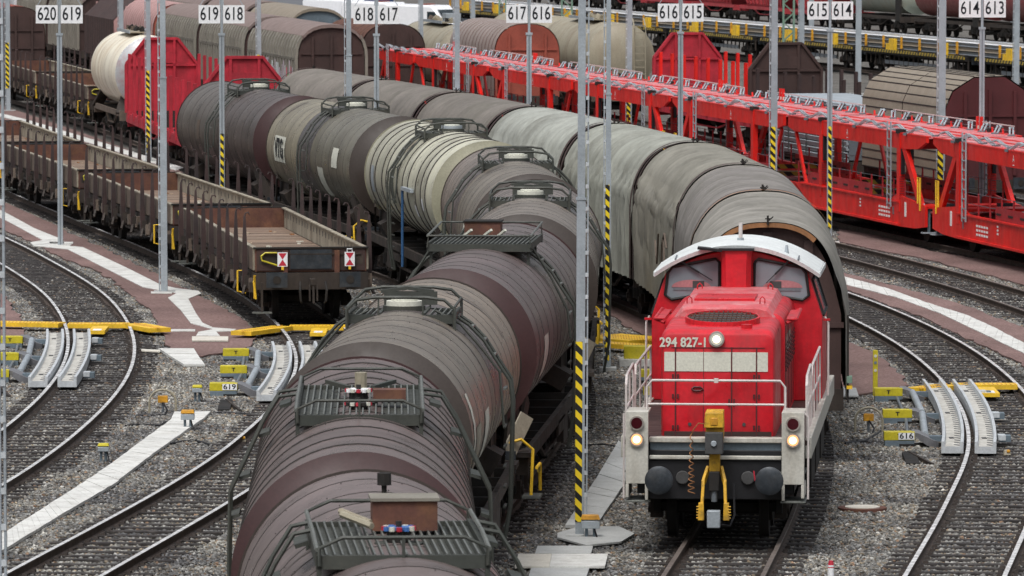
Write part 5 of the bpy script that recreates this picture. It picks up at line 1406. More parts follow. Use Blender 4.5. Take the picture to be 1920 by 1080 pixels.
# windows
for s in (-1, 1):
    zb0, zb1, zt0, zt1 = 3.56, 3.44, 4.07, 3.96
    P = [(s * .30, zb0 - .04), (s * 1.12, zb1 - .05), (s * 1.23, zb1 + .03), (s * 1.18, zt1 - .11), (s * 1.10, zt1 - .01), (s * .36, zt0 + .02), (s * .30, zt0 - .04)]
    if s > 0: P = P[::-1]
    n = len(P)
    mb = MB(); y = YC0 - .012
    mb.add([(x, y, z) for x, z in P], [tuple(range(n))], M_glass)
    obj('window', mb, LO, smooth=False)
    mb = MB(); mb.tube([(x, y - .01, z) for x, z in P] + [(P[0][0], y - .01, P[0][1])], .028, M_rubber); obj('window_frame', mb, LO)
    # things seen through the pane: curtain-red desk shape and light sill
    mb = MB(); cx_ = s * .78
    mb.loft([[(cx_ + .34 * math.cos(a), YC0 - .02, 3.60 + (.13) * math.sin(a)) for a in [PI * i / 10 for i in range(11)]], [(cx_ + .34 * math.cos(a), YC0 - .019, 3.60) for a in [PI * i / 10 for i in range(11)]]], M_int, closed=False)
    mb.box((s * .66, YC0 - .0215, 3.65), (.2, .003, .12), M_slot); mb.box((s * .74, YC0 - .021, 3.57), (.7, .002, .05), M_galvd)
    obj('desk', mb, LO)
    mb = MB(); a = Vector((.88 if s > 0 else -.98, YC0 - .06, 4.06)); b = Vector((.50, YC0 - .06, 3.68)) if s > 0 else Vector((-.42, YC0 - .06, 3.72))
    mb.bar(a, a.lerp(b, .6), .04, .03, M_black); mb.bar(a.lerp(b, .5), b, .018, .015, M_black); obj('wiper', mb, LO)
    mb = MB(); Q = [(YC0 + .25, 3.12), (YC1 - .3, 3.12), (YC1 - .3, 3.70), (YC0 + .35, 3.70)]
    def sx(z): return 1.46 - (z - 3.1) / .68 * .22 + .012
    V_ = [(s * sx(z), y_, z) for y_, z in Q]
    mb.add(V_, [(0, 1, 2, 3) if s > 0 else (3, 2, 1, 0)], M_glass)
    mb.tube(V_ + [V_[0]], .03, M_rubber); obj('side_window', mb, LO, smooth=False)
    mb = MB(); mb.box((s * 1.53, YC0 + .1, 3.05), (.12, .05, .04), M_red); mb.tube([(s * 1.5, YC0 + .1, 3.1), (s * 1.56, YC0 + .1, 3.0), (s * 1.56, YC0 + .1, 1.75)], .02, M_handrail); obj('grab_rail', mb, LO)
# roof
mb = MB(); rs_t = []
n = 20
def rz_(x, e=0): return 4.33 + e - .48 * abs(x / 1.41) ** 2.1
X_ = [-1.41 + 2.82 * i / n for i in range(n + 1)]
yr0, yr1 = YC0 - .14, YC1 + .15
mb.loft([[(x, yr0 - .0, rz_(x) - .07) for x in X_], [(x, yr0 - .02, rz_(x)) for x in X_], [(x, yr0 + .5, rz_(x, .03)) for x in X_], [(x, yr1, rz_(x, .03)) for x in X_]], M_roofw, closed=False)
mb.loft([[(x, yr0, rz_(x) - .07) for x in X_], [(x, yr1, rz_(x) - .05) for x in X_]], M_roofw, closed=False)
for s in (-1, 1): mb.tube([(s * 1.05, yr0 - .01, rz_(1.05) + .015), (s * 1.05, yr0 + .5, rz_(1.05, .03) + .02)], .015, M_galvd); mb.bar((s * 1.41, yr0 + .05, rz_(1.41) - .02), (s * 1.42, yr1, rz_(1.41) - .02), .03, .08, M_roofw)
obj('roof', mb, LO)
mb = MB(); mb.cyl((.02, YC0 + .9, 4.3), (.02, YC0 + .9, 4.66), .035, M_handrail, 10); mb.cyl((.02, YC0 + .9, 4.3), (.02, YC0 + .9, 4.4), .06, M_galv, 10); obj('antenna', mb, LO)
mb = MB(); mb.cyl((.84, YC0 + .2, 4.12), (.84, YC0 + .2, 4.32), .05, M_galv, 8, r2=.02); obj('horn', mb, LO)
# rear hood
mb = MB(); mb.loft([hood_ring(YC1 + .02, .95, 3.3), hood_ring(6.3, .95, 3.3)], M_red, closed=True, cap=True); obj('rear_hood', mb, LO)
# shunting coupler
mb = MB()
mb.prismx([(Y0 + .15, 1.62), (Y0 + .15, 1.40 + .4), (Y0 + .2, 2.16), (Y0 + .55, 2.16), (Y0 + .6, 1.8)], -.14, .14, M_coup)
mb.box((0, Y0 + .12, 2.02), (.32, .12, .24), M_coup, tw=.9); mb.box((0, Y0 + .06, 2.0), (.12, .02, .12), M_orange); mb.box((0, Y0 + .1, 1.66), (.28, .3, .34), M_slot)
mb.cyl((0, Y0 + .0, 1.66), (0, Y0 - .08, 1.66), .05, M_galv, 8)
obj('coupler_head', mb, LO, bevel=.02)
mb = MB()
mb.box((0, Y0 + .3, 1.36), (.17, .2, .34), M_coup)
for s in (-1, 1):
    mb.bar((s * .1, Y0 + .3, 1.25), (s * .17, Y0 + .1, 1.02), .05, .1, M_coup); mb.bar((s * .17, Y0 + .1, 1.05), (s * .19, Y0 + .0, .62), .05, .1, M_coup)
    mb.box((s * .2, Y0 - .02, .58), (.1, .12, .28), M_coup, tw=.8)
    for q in range(5): mb.box((s * .25, Y0 - .06, .48 + q * .045), (.05, .04, .018), M_coup)
mb.cyl((0, Y0 + .1, 1.0), (0, Y0 + .1, .72), .05, M_galvd, 8); mb.box((0, Y0 + .1, 1.05), (.16, .16, .3), M_under)
obj('coupler_arm', mb, LO, bevel=.01)
mb = MB(); mb.box((0, Y0 - .02, .46), (.21, .16, .28), M_galv); obj('coupler_foot', mb, LO, bevel=.015)
mb = MB(); pts_ = []
for i in range(100):
    t = i / 99; a = t * 2 * PI * 9
    pts_.append((-.36 + .05 * math.cos(a) * (.4 + .7 * t), Y0 + .1 + .04 * math.sin(a), 1.85 - 1.0 * t ** .8))
mb.tube([(-.1, Y0 + .15, 1.95), (-.25, Y0 + .1, 1.97)] + pts_, .009, M_rust, 5); obj('hose', mb, LO)
mb = MB(); mb.tube([(.3, Y0 + .35, 1.0), (.32, Y0 + .2, .5), (.25, Y0 + .1, .34), (.1, Y0 + .1, .36)], .018, M_black); obj('hose', mb, LO)
mb = MB(); mb.tube([(.62, Y0 + .3, 1.2), (.64, Y0 + .28, 1.05), (.7, Y0 + .28, 1.02)], .012, M_vred); obj('handle', mb, LO)

# ------------------------------------------------------------------ masts
def mast(x, y, wd, label, top=13.5, hz=None, step=None, rung='left', base=True, name='steel_mast', m=None, zb=-.15, group='grey steel masts between the tracks', dp=None):
    m = m or M_galv; dp = dp or wd * .8
    root = thing(name, label, 'mast', (x, y, 0), 0, group); root.rotation_euler = (0, R((-.22 if x < 0 else .22) * random.uniform(.3, 1.3)), 0)
    mb = MB()
    zs = step or top
    rbox(mb, -wd / 2, wd / 2, -dp / 2, dp / 2, zb, zs, m)
    if step: rbox(mb, -wd * .42, wd * .42, -dp * .42, dp * .42, zs - .002, top, m)
    rbox(mb, -wd / 2 - .012, wd / 2 + .012, -dp / 2 - .012, dp / 2 + .012, zs - .04, zs, m)
    obj('pole', mb, root, smooth=False)
    sd = -1 if rung == 'left' else 1
    if rung:
        mb = MB(); xo = sd * (wd / 2 + .038)
        rbox(mb, xo - .012, xo + .012, -dp / 2, dp / 2, zb + 0, top, m)
        z = zb + .3
        while z < top: rbox(mb, *sorted((sd * wd / 2, xo + sd * .012)), -dp / 2 - .01, dp / 2 + .01, z, z + .06, M_rung); z += .36
        obj('batten', mb, root, smooth=False)
    if hz:
        mb = MB(); rbox(mb, -wd / 2 - .001 if True else 0, wd * .22, -dp / 2 - .008, -dp / 2 - .003, hz[0], hz[1], M_hazard)
        rbox(mb, -wd / 2 - .008, -wd / 2 - .003, -dp / 2, dp / 2, hz[0], hz[1], M_hazard); obj('hazard_strip', mb, root, smooth=False)
    if base:
        mb = MB(); rbox(mb, -wd * 1.6, wd * 1.6, -.3, .3, -.3, -.1, M_trough); obj('foot', mb, root, smooth=False)
    return root
def gp(px, py): return G(px, py, -.12)
x, y = gp(308, 547); mast(x, y, .17, 'grey mast with side rungs standing on the white zigzag path', step=5.45, rung='left')
x, y = gp(1087, 1003); mast(x, y, .145, 'tallest foreground mast with yellow black stripes beside the locomotive', hz=(0.1, 3.05), step=5.4, rung='right')
x, y = gp(1140, 690); mast(x, y, .115, 'slender mast with yellow black stripes left of the locomotive cab', hz=(.05, 3.9), step=5.9, rung='left')
mast(-4.78, 188, .17, 'grey mast with rungs left of the 618 617 sign post', step=5.4)
x, y = gp(280, 302); mast(x, y, .17, 'striped mast beside the red end walls at upper left', hz=(.2, 3.3), step=6)
x, y = gp(16, 207); mast(x, y, .2, 'striped mast at the far left edge beside the brown van end', hz=(.9, 3.0), step=6)
mast(-9.7, 246, .16, 'thin grey mast in front of the graffiti van', hz=(1, 3.8), step=6)
mast(-4.1, 290, .18, 'grey mast in front of the beige tank with grey box', hz=(.5, 3.0), step=7)
mast(-1.95, 229, .19, 'grey mast with rungs in front of the red transporters, left of 617 616', step=6.0)
mast(4.45, 243, .19, 'grey mast with rungs left of the 616 615 sign, behind the transporters', hz=(.5, 2.6), step=6.5)
mast(8.1, 198, .2, 'wide grey lattice mast with rungs crossing the transporters beside 615 614', hz=(1.2, 2.9), step=9, dp=.3)
mast(13.15, 196, .22, 'broad grey lattice mast with rungs in front of the maroon coil wagon', hz=(.3, 3.0), step=7.8)
mast(-18.3, 300, .22, 'far grey mast between the pointed roof van and pink roof', step=9)
mast(23.0, 292, .25, 'grey lattice mast at the right edge above the maroon end wall', step=9)
mast(17.2, 318, .28, 'far grey mast beside the 614 613 sign post', step=9, rung=None)
mast(15.6, 345, .28, 'far grey mast with rungs behind the 615 614 sign, left one', step=9)
mast(18.0, 385, .3, 'far grey mast in front of the green tank wagon', step=9, rung=None)
mast(-2.3, 380, .25, 'far grey mast above the grey brown hood', step=9)
mast(35.0, 448, .3, 'far grey mast at upper right in front of the dark red tank', step=9, rung=None)
# foreground mast at the left edge
fx = -5.13; fy = 63.5
mast(fx, fy, .10, 'out of focus grey mast with rungs along the left picture edge', top=12, rung='right')

def lattice(x, y, wd, label, m, h=12):
    root = thing('lattice_mast', label, 'mast', (x, y, 0)); 
    for i_ in (-1, 1):
        for j_ in (-1, 1):
            mb = MB(); mb.box((i_ * wd / 2, j_ * wd / 2, h / 2), (.09, .09, h), m); obj('leg', mb, root)
    mb = MB(); z = 0; s = 1
    while z < h:
        for j_ in (-1, 1): mb.bar((-s * wd / 2, j_ * wd / 2, z), (s * wd / 2, j_ * wd / 2, z + wd * .9), .05, .05, m)
        s = -s; z += wd * .9
    obj('bracing', mb, root)
lattice(14.6, 338, .55, 'green lattice mast behind the 616 615 wagons left of the 615 614 sign', M_greenm)
lattice(3.0, 350, .55, 'green lattice mast above the beige tank between 617 616 and 616 615', M_greenm)
lattice(-.6, 400, .4, 'slim green lattice mast left of the 617 616 sign', M_greenm)

# track number sign posts
def signpost(px, pys, t1, t2, zz, wpx, lab, hzs=None):
    s = F / zz
    x = (px - 960) / s
    root = thing('sign_post', lab, 'sign post', (x, zz, 0))
    hz_ = H - (pys + 230) / s
    mb = MB(); rbox(mb, -.075, .075, -.06, .06, -.15, hz_ - .56, M_galv); rbox(mb, -.10, .10, -.08, .08, hz_ - .62, hz_ - .55, M_galv); rbox(mb, -.035, .035, -.04, .04, hz_ - .56, hz_ + 5, M_galv)
    rbox(mb, -.012, .012, -.075, -.06, -.1, hz_ - .6, M_galvd)
    obj('post', mb, root, smooth=False)
    for sg, t in ((-1, t1), (1, t2)):
        mb = MB(); c = sg * (.045 + wpx / 2 / s)
        rbox(mb, c - wpx / 2 / s, c + wpx / 2 / s, -.075, -.055, hz_ - .265, hz_ + .265, M_white)
        p = obj('sign_plate', mb, root, smooth=False)
        mb = MB(); mb.text(t, .54, (c, -.082, hz_), (1, 0, 0), (0, 0, 1), M_letter, .004, width=wpx / s * .84); obj('number', mb, p, smooth=False)
        mb = MB(); mb.bar((c - sg * .3, -.06, hz_ + .25), (sg * .02, -.05, hz_ + .75), .025, .02, M_galv); mb.bar((c + sg * .28, -.06, hz_ + .25), (c - sg * .05, -.05, hz_ + .75), .025, .02, M_galv); obj('stay', mb, root)
    if hzs:
        mb = MB(); rbox(mb, -.045, .05, -.085, -.077, hzs[0], hzs[1], M_hazard); obj('hazard_strip', mb, root, smooth=False)
    mb = MB(); rbox(mb, -.3, .3, -.3, .3, -.3, -.1, M_conc); obj('foot', mb, root, smooth=False)
signpost(112, 26, '620', '619', 186.5, 41, 'leftmost sign post, 620 and 619, its foot on the white zigzag path')
signpost(416, 26, '619', '618', 186.5, 40, 'striped sign post 619 618 rising between the stake wagons and the last tank wagon', hzs=(1.2, 3.15))
signpost(706, 27, '618', '617', 186.5, 40, 'sign post 618 617 ending behind the hooped platform of the VTG tank wagon')
signpost(992, 25, '617', '616', 187.0, 40, 'sign post 617 616 in front of the red transporters, foot hidden by brown tarpaulin')
signpost(1276, 23, '616', '615', 187.5, 40, 'sign post 616 615 in front of the red end wall, foot hidden by pale tarpaulin')
signpost(1556, 19, '615', '614', 188.0, 40, 'striped sign post 615 614 in front of the red transporters above the locomotive', hzs=(.3, 3.3))
signpost(1841, 15, '614', '613', 188.5, 41, 'rightmost sign post, 614 and 613, before the maroon end wall')

# ------------------------------------------------------------------ retarders
def retarder(k, ya, yb, label, num, side=-1):
    """rail brake along the left rail of track k, yellow blocks at given depths"""
    p, d, r = frame_at(k, ya); org = p
    root = thing('rail_retarder', label, 'retarder', tuple(org))
    def at(y, off, z): p_, d_, r_ = frame_at(k, y); return p_ + r_ * (side * .7525 + off) - org + Vector((0, 0, z))
    for o0, o1 in ((-.50, -.09), (.12, .52)):
        prof = [(o0, -.10), (o0, .12), (o0 + .055, .12), (o0 + .07, .03), (o1 - .07, .03), (o1 - .055, .12), (o1, .12), (o1, -.10)]
        rings = []; n = 18
        for i in range(n + 1):
            y = ya + (yb - ya) * i / n; rings.append([at(y, a, z) for a, z in prof])
        mb = MB(); mb.loft(rings, M_retgrey, closed=True, cap=True)
        kf = mb.mi(M_retfloor)
        for i in range(n): mb.m[i * len(prof) + 3] = kf
        b = obj('brake_beam', mb, root)
        mb = MB()
        for t in (.12, .5, .86):
            y = ya + (yb - ya) * t; c = at(y, (o0 + o1) / 2 - .03, .034); mb.box(c, (.09, .28, .01), M_slot)
        for q in range(30):
            y = ya + (yb - ya) * (q + .5) / 30; mb.box(at(y, (o0 + o1) / 2 + .10, .036), (.05, .22, .012), M_retdark, rz=.5)
        obj('slot', mb, b, smooth=False)
    L = yb - ya; sy = [ya + L * t for t in (.16, .50, .86)]
    for i, y in enumerate(sy):
        mb = MB(); c = at(y, -1.32, .02)
        mb.box(c, (.58, .3, .16), M_yellow2); mb.box(c + Vector((0, 0, -.15)), (.56, .3, .13), M_blueg); mb.box(c + Vector((0, -.155, 0)), (.02, .01, .07), M_black); mb.box(c + Vector((0, -.156, .035)), (.08, .01, .015), M_black)
        blk = obj('block', mb, root, bevel=.01)
        if i == 0 and num:
            mb = MB(); mb.box(c + Vector((.13, -.157, .0)), (.30, .01, .13), M_white); mb.text(num, .15, c + Vector((.13, -.164, .0)), (1, 0, 0), (0, 0, 1), M_letter, .003, width=.26); obj('number_plate', mb, blk, smooth=False)
        # lever
        mb = MB(); a = at(y, -1.08, .07); e = at(y, -.58, -.02)
        rs = []
        for t, w_, zz, h_ in ((0, .10, .02, .02), (.25, .42, .03, .12), (.55, .5, -.01, .16), (.8, .42, -.05, .14), (1, .3, -.06, .10)):
            q = a.lerp(e, t); rs.append([q + Vector((0, -w_ / 2, zz - h_)), q + Vector((0, -w_ / 2, zz)), q + Vector((0, w_ / 2, zz + .04)), q + Vector((0, w_ / 2, zz - h_))])
        mb.loft(rs, M_retdark, closed=True, cap=True); obj('lever', mb, root)
        mb = MB(); mb.box(at(y, -.62, -.03), (.25, .25, .10), M_blueg); obj('link', mb, root)
        mb = MB(); mb.box(at(y, .68, -.02), (.22, .3, .12), M_blueg); mb.box(at(y, .62, .0), (.14, .34, .1), M_retgrey); obj('bracket', mb, root)
        mb = MB(); a = at(y, -1.6, -.17); e = at(y, .9, -.17); mb.bar(a, e, .3, .08, M_under, up=(0, 0, 1)); obj('cross_beam', mb, root)
    for i in (0, 1):
        mb = MB(); a = at(sy[i] + .2, -.83, .02); e = at(sy[i + 1] - .25, -.83, .02); mb.cyl(a, e, .07, M_galv, 12); obj('cylinder', mb, root)
        mb = MB(); a = at(sy[i] + .2, -1.15, -.08); e = at(sy[i + 1] - .2, -1.15, -.08); mb.cyl(a, e, .03, M_galvd, 8); obj('rod', mb, root)
    mb = MB(); a = at(ya - .2, -1.1, -.1); mb.bar(a, a + Vector((.35, -1.5, -.1)), .05, .12, M_frame); mb.bar(a, a + Vector((0, -1.3, -.1)), .25, .1, M_under); obj('stay', mb, root)
    return root
retarder('E', 118.6, 133.6, 'grey rail retarder numbered 616 with three yellow blocks right of the locomotive', '616')
retarder('B', 130.6, 144.6, 'grey rail retarder numbered 619 with three yellow blocks beside the nearest tanks', '619')
retarder('A', 134.2, 148.6, 'grey rail retarder at the left edge with yellow blocks, beside the leftmost track', None)
retarder('C', 136.0, 149.5, 'grey rail retarder beneath the tank train, mostly hidden', None)
retarder('D', 129.5, 143.5, 'grey rail retarder beneath the tarpaulin wagons left of the locomotive', None)

# yellow cable covers across the tracks
def cover(pxl, label, tab=None, wd=.55, m=M_yellow):
    P = [Vector((*G(px, py, -.02), -.02)) for px, py in pxl]; o0 = P[0].copy(); o0.z = 0
    root = thing('cable_cover', label, 'cable cover', tuple(o0), 0, 'yellow cable covers across the tracks')
    for a, b in zip(P, P[1:]):
        mb = MB(); mb.bar(a - o0, b - o0, wd, .10, m)
        n = int((b - a).length / .09)
        for i in range(n):
            q = a.lerp(b, (i + .5) / n) - o0; mb.box(q + Vector((0, 0, .052)), (.02, wd * .9, .008), M_orange)
        obj('cover_plate', mb, root, smooth=False)
    if tab:
        t = Vector((*G(*tab, -.02), -.03)) - o0; mb = MB(); mb.box(t, (.38, 1.6, .08), m); mb.box(t + Vector((0, -.5, .045)), (.2, .5, .006), M_white); obj('tab', mb, root, smooth=False)
cover([(-40, 606), (116, 609)], 'yellow cover left of the leftmost retarder rail')
cover([(128, 610), (242, 610)], 'yellow cable cover between the rails of the leftmost track', (185, 618))
cover([(250, 610), (300, 619)], 'short yellow cable cover ending on the gravel right of the leftmost track')
cover([(452, 625), (530, 615)], 'slanted yellow cable cover left of the track under the stake wagon')
cover([(543, 614), (652, 614)], 'yellow cable cover running under the nearest stake wagon', (598, 622))
cover([(1722, 732), (1778, 725)], 'short slanted yellow cable cover left of the rail above retarder 616')
cover([(1784, 724), (1906, 724)], 'yellow cable cover between the rails above retarder 616', (1852, 734))
cover([(1122, 632), (1222, 640)], 'broad yellow walkway cover between the tanks and the locomotive cab', wd=1.4)
cover([(1122, 645), (1222, 652)], 'ribbed yellow walkway cover just left of the locomotive cab')
x, y = G(1195, 670, 0); r_ = thing('signal_box', 'small yellow box with grey foot left of the locomotive cab', 'box', (x, y, 0)); mb = MB(); rbox(mb, -.4, .4, -.4, .4, -.2, -.02, M_conc); obj('foot', mb, r_, smooth=False); mb = MB(); rbox(mb, -.3, .35, -.2, .2, -.02, .26, M_yellow2); obj('case', mb, r_, bevel=.01)

# ------------------------------------------------------------------ small trackside things
def sensor(px, py, label, sc=1.0, m=M_orange):
    x, y = G(px, py, -.2)
    root = thing('trackside_sensor', label, 'sensor', (x, y, 0), 0, 'yellow topped trackside sensors')
    mb = MB(); rbox(mb, -.12 * sc, .12 * sc, -.09, .09, .02 * sc, .12 * sc, M_galv); rbox(mb, -.10 * sc, .10 * sc, -.08, .08, .12 * sc, .14 * sc, M_galv); obj('case', mb, root, bevel=.01)
    mb = MB(); mb.box((0, 0, .165 * sc), (.25 * sc, .2, .06 * sc), m, tw=.85); obj('lid', mb, root, bevel=.01)
    for s in (-1, 1):
        mb = MB(); mb.cyl((s * .05 * sc, 0, -.25), (s * .05 * sc, 0, .03), .025, M_blueg, 8); obj('leg', mb, root)
    mb = MB(); mb.tube([(.06, -.02, .03), (.1, -.05, -.1), (.12, -.2, -.17), (.6, -.3, -.18)], .016, M_black); obj('cable', mb, root)
sensor(352, 808, 'yellow topped sensor at the end of the long pale slab path', 1.1)
sensor(194, 868, 'small pale yellow sensor left of the long slab path', .85, M_yellow2)
sensor(370, 755, 'small yellow sensor left of retarder 619', .85, M_yellow2)
sensor(1107, 1016, 'yellow topped sensor at the foot of the tallest striped mast', 1.25)
def hoop(px, py, label, r=.28):
    x, y = G(px, py, -.2); root = thing('hoop_guard', label, 'guard', (x, y, 0), 0, 'brass hoop guards with yellow boxes')
    mb = MB(); mb.tube([(-r * .95, 0, -.25), (-r * .95, 0, .05)] + [(-r * .95 * math.cos(PI * i / 10), 0, .05 + r * .9 * math.sin(PI * i / 10)) for i in range(1, 10)] + [(r * .95, 0, .05), (r * .95, 0, -.25)], .026, M_beige); obj('hoop', mb, root)
    mb = MB(); mb.box((0, .1, .1), (.2, .14, .14), M_orange); mb.cyl((0, .1, -.22), (0, .1, .05), .03, M_galvd, 8); obj('box', mb, root, bevel=.01)
    mb = MB(); mb.tube([(0, .05, .05), (.1, -.1, -.1), (.05, -.3, -.18), (-.5, -.6, -.18)], .018, M_black); obj('cable', mb, root)
hoop(305, 777, 'brass hoop over a yellow box at the top of the long slab path')
hoop(1629, 812, 'brass hoop over a yellow box left of retarder 616')
x, y = G(1641, 740, -.15); r_ = thing('marker_post', 'yellow marker post with small round labels left of retarder 616', 'post', (x, y, 0))
mb = MB(); rbox(mb, -.05, .05, -.04, .04, -.2, .78, M_yellow2); obj('post', mb, r_, bevel=.006)
for z, m_ in ((.66, M_cream), (.52, M_blueg), (.36, M_cream)):
    mb = MB(); mb.cyl((0, -.04, z), (0, -.05, z), .032, m_, 10); obj('badge', mb, r_)
mb = MB(); x, y = G(1617, 952, -.14); mb.cyl((0, 0, -.2), (0, 0, 0.02), .42, M_rustwall, 32); mb.cyl((0, 0, .02), (0, 0, .035), .30, M_conc2, 32); o = obj('manhole_cover', mb); o.location = (x, y, -.15); tag(o, 'round pale manhole cover with rusty ring in the gravel', 'manhole cover')
mb = MB(); x, y = G(1558, 1086, -.2); mb.cyl((0, 0, -.3), (0, 0, .02), .05, M_white, 12); mb.cyl((0, 0, -.02), (0, 0, .09), .052, M_vred, 12, r2=.035); o = obj('marker_peg', mb); o.location = (x, y, 0); tag(o, 'red topped peg at the bottom edge right of the locomotive', 'peg')
def ball(px, py, label):
    x, y = G(px, py, -.12); mb = MB(); mb.box((0, 0, 0), (.14, .25, .09), M_beige, tw=.7); mb.box((.02, -.1, .03), (.06, .06, .05), M_orange); o = obj('rail_lubricator', mb, bevel=.01); o.location = (x, y, -.09); tag(o, label, 'rail fitting', 'small beige fittings beside the rails')
ball(455, 826, 'beige fitting beside the rail left of the nearest tank')
ball(1888, 851, 'beige fitting at the right edge near the inner rail')
ball(644, 732 + 0, 'beige fitting hidden under tanks') if False else None
def cable(pts, label):
    P = [Vector((*G(px, py, -.15), -.16)) for px, py in pts]; o0 = P[0].copy()
    mb = MB(); mb.tube([p - o0 for p in P], .022, M_black); o = obj('cable', mb); o.location = o0; tag(o, label, 'cable')
cable([(235, 797), (260, 795), (300, 796), (312, 790)], 'black cable from the gravel to the brass hoop')
cable([(320, 831), (345, 826), (370, 826), (400, 834)], 'black cable on the gravel right of the slab path')
cable([(400, 772), (430, 773), (470, 776)], 'thin black cable below retarder 619')
cable([(1095, 834), (1130, 832), (1165, 838)], 'black cable left of the locomotive step')
cable([(1585, 830), (1620, 826), (1645, 812), (1660, 800)], 'black cable beside the brass hoop of retarder 616')

# ------------------------------------------------------------------ background
def rail_carrier(y0, L, label):
    loc, rz = pose('K', y0 + L / 2, L); root = thing('rail_carrier_wagon', label, 'flat wagon', loc, rz, 'flat wagons loaded with long rails')
    l = L / 2 - .4
    mb = MB(); mb.box((0, 0, 1.15), (2.8, 2 * l, .22), M_under); mb.box((-1.42, 0, 1.22), (.06, 2 * l, .16), M_hazard2); mb.box((0, 0, .95), (1.2, 2 * l, .2), M_under)
    obj('deck', mb, root, smooth=False)
    y = -l + 1.5; 
    while y < l:
        def stn(mb): mb.box((0, 0, 1.62), (.11, .12, .85), M_orange); mb.box((0, 0, 1.3), (.2, .2, .2), M_frame)
        cpart('stanchion', 'kst', stn, root, (-1.36, y, 0)); y += 3.4
    y = -l + 4
    while y < l:
        def rk(mb): mb.box((0, 0, 1.55), (.2, .9, .7), M_yellow); mb.box((.0, .9, 1.4), (.15, .4, .45), M_yellow); mb.box((1.3, 0, 1.3), (2.6, .5, .1), M_yellow)
        cpart('rack', 'krk', rk, root, (-1.3, y, 0)); y += 9.5
    def ug(mb):
        q = -l
        while q < l: mb.box((-1.2, q, .8), (.06, .1, .6), M_frame); q += .9
        mb.box((-1.2, 0, .62), (.05, 2 * l * .6, .2), M_galvd)
    cpart('underframe', 'kug%.1f' % L, ug, root)
    bogie(root, -l + 2.5); bogie(root, l - 2.5); buffers(root, L)
for i, lb in enumerate(['nearest flat wagon loaded with rails, at the right picture edge', 'flat wagon loaded with rails right of the 615 614 sign', 'flat wagon loaded with rails between the 616 615 and 615 614 signs', 'flat wagon with yellow racks loaded with rails behind the 616 615 sign', 'flat wagon loaded with rails right of the 617 616 sign', 'flat wagon loaded with rails above the grey brown hood', 'farthest flat wagon loaded with rails near the white vans']):
    rail_carrier(312 + 20.5 * i, 20.0, lb)
# the long rails lying on these wagons: each layer a load
org = Vector((T('K', 312), 312, 0)); root = thing('rail_load', 'stack of very long rails with bright top lying across all the flat wagons', 'rails', tuple(org))
for z, o_, m_ in [(1.36, q, M_galvd) for q in (-1.15, -.7, -.2, .3, .8)] + [(1.58, q, M_hoodbeige) for q in (-1.15, -.7, -.2, .3)] + [(1.80, q, M_galvd) for q in (-1.15, -.7, -.2)] + [(2.0, -1.1, M_white), (2.0, -.6, M_white)]:  # top rails white: the shine of bare steel put into their colour
    mb = MB(); rings = []
    y = 312
    while y < 456:
        p, d, r = frame_at('K', y); p = p + r * o_ - org; rings.append([p + r * a + Vector((0, 0, z + b)) for a, b in ((-.07, 0), (.07, 0), (.02, .05), (.05, .15), (-.05, .15), (-.02, .05))]); y += 8
    mb.loft(rings, m_, closed=True, cap=True); obj('rail', mb, root)

def far_tank(y0, L, label, m):
    loc, rz = pose('L', y0 + L / 2, L); root = thing('tank_wagon', label, 'tank wagon', loc, rz)
    mb = MB(); tank_shell(mb, L - 1.6, [(1, 1, 1)], seam_w=.03, nseg=5, r=1.4, zc=2.75, head=m, mbody=m); obj('tank', mb, root)
    underframe(root, 'uf_far%.1f' % L, L, 1.2, 2.6); bogie(root, -L / 2 + 2.5); bogie(root, L / 2 - 2.5)
    mb = MB(); mb.box((-1.3, -L * .42, 1.7), (.1, 1.2, 1.6), M_under); obj('ladder', mb, root)
M_darkredtank = mat('tank_dark_red', (.20, .045, .045), .45, 0, .12, .8, dirt=(.1, .03, .03), da=.5)
M_greentank = mat('tank_pale_green', (.30, .34, .29), .5, 0, .1, .8, dirt=(.28, .22, .15), da=.6)
far_tank(380, 16, 'dark red tank wagon at the upper right corner', M_darkredtank)
far_tank(397, 16, 'dark red tank wagon behind the 614 613 sign', M_darkredtank)
far_tank(414, 16, 'dark red tank wagon left of the 614 613 sign', M_darkredtank)
far_tank(432, 14, 'pale green tank wagon right of the 615 614 sign', M_greentank)
def hopper(y0, L, label):
    loc, rz = pose('L', y0 + L / 2, L); root = thing('hopper_wagon', label, 'hopper wagon', loc, rz, 'red hopper wagons at the top')
    mb = MB(); l = L / 2 - .8
    mb.loft([[(-1.45, -l, 3.9), (1.45, -l, 3.9), (1.45, l, 3.9), (-1.45, l, 3.9)], [(-1.45, -l, 2.9), (1.45, -l, 2.9), (1.45, l, 2.9), (-1.45, l, 2.9)], [(-1.0, -l + 1.5, 1.1), (1.0, -l + 1.5, 1.1), (1.0, l - 1.5, 1.1), (-1.0, l - 1.5, 1.1)]], M_hopper, cap=True)
    y = -l
    while y <= l: mb.box((-1.48, y, 3.4), (.08, .14, 1.0), M_hopper); mb.bar((-1.47, y, 2.9), (-1.1, y * .8, 1.3), .1, .12, M_hopper); y += 1.2
    obj('hopper', mb, root); underframe(root, 'uf_h', L, 1.15, 2.6, M_hopper); bogie(root, -L / 2 + 2.5); bogie(root, L / 2 - 2.5)
M_hopper = mat('hopper_red', (.42, .05, .06), .5, 0, .15, 1, dirt=(.15, .03, .03), da=.5)
for i, lb in enumerate(['red hopper wagon directly left of the pale green tank', 'red hopper wagon above the lattice mast left of 615 614', 'red hopper wagon right above the 616 615 sign', 'red hopper wagon left of the 616 615 sign', 'red hopper wagon right of the 617 616 sign at the top', 'red hopper wagon hidden behind the 617 616 sign', 'farthest red hopper wagon at the top centre']):
    hopper(447.5 + 14.2 * i, 13.8, lb)
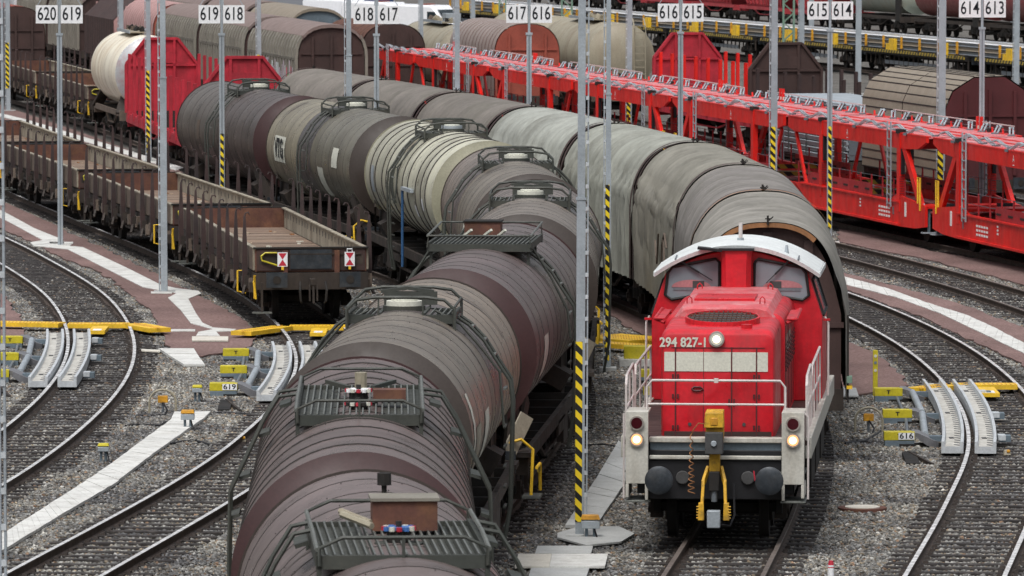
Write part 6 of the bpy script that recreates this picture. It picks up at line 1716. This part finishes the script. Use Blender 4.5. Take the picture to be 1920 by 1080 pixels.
# white delivery vans
def delivery_van(x, y, rz, label):
    root = thing('delivery_van', label, 'van', (x, y, -.2), rz, 'white delivery vans parked in a row')
    mb = MB()
    P = [(-2.9, .35), (-2.9, 1.1), (-2.75, 1.3), (-1.9, 1.55), (-1.2, 2.35), (-.9, 2.6), (2.7, 2.65), (2.9, 2.5), (2.95, .35)]
    mb.prismx(P, -1.0, 1.0, M_van); obj('body', mb, root, bevel=.12)
    mb = MB(); mb.add([(-.85, -1.95, 1.6), (.85, -1.95, 1.6), (.78, -1.28, 2.33), (-.78, -1.28, 2.33)], [(0, 1, 2, 3)], M_vanglass); obj('windscreen', mb, root, smooth=False)
    for s in (-1, 1):
        mb = MB(); mb.add([(s * 1.012, -1.75, 1.55), (s * 1.012, -.6, 1.55), (s * 1.012, -.6, 2.2), (s * 1.012, -1.2, 2.2)], [(0, 1, 2, 3) if s > 0 else (3, 2, 1, 0)], M_vanglass); obj('window', mb, root, smooth=False)
        for y_ in (-2.0, 1.9):
            mb = MB(); mb.cyl((s * .8, y_, .35), (s * 1.02, y_, .35), .35, M_rubber, 18); mb.cyl((s * 1.0, y_, .35), (s * 1.03, y_, .35), .2, M_galv, 12); obj('wheel', mb, root)
        mb = MB(); mb.box((s * .7, -2.9, .95), (.4, .08, .2), M_galv); obj('headlight', mb, root)
    mb = MB(); mb.box((0, -2.9, .55), (1.9, .15, .3), M_black); obj('bumper', mb, root)
    mb = MB(); mb.box((.0, .2, 2.66), (1.0, .5, .05), M_hoodred); obj('roof_vent', mb, root)
delivery_van(-5.3, 412, R(52), 'nearest white delivery van right of the 618 617 sign')
delivery_van(-8.4, 422, R(52), 'white delivery van half behind the 618 617 sign')
delivery_van(-11.3, 432, R(52), 'white delivery van behind the 618 617 sign post')
mb = MB(); mb.box((0, 0, 1.3), (2.4, 6, 2.6), M_blue2) if False else None
M_blue2 = mat('container_blue', (.04, .09, .22), .5)
ct = thing('container', 'blue container behind the 618 617 sign', 'container', (-10.6, 450, -.2), R(30)); mb = MB(); mb.box((0, 0, 1.3), (2.4, 5, 2.6), M_blue2); obj('box', mb, ct)
mb = MB()
for q in range(16): mb.box((-1.22, -2.4 + q * .32, 1.3), (.05, .12, 2.4), M_blue2); mb.box((-1.1 + q * .147, -2.52, 1.3), (.07, .05, 2.4), M_blue2)
obj('side_rib', mb, ct)
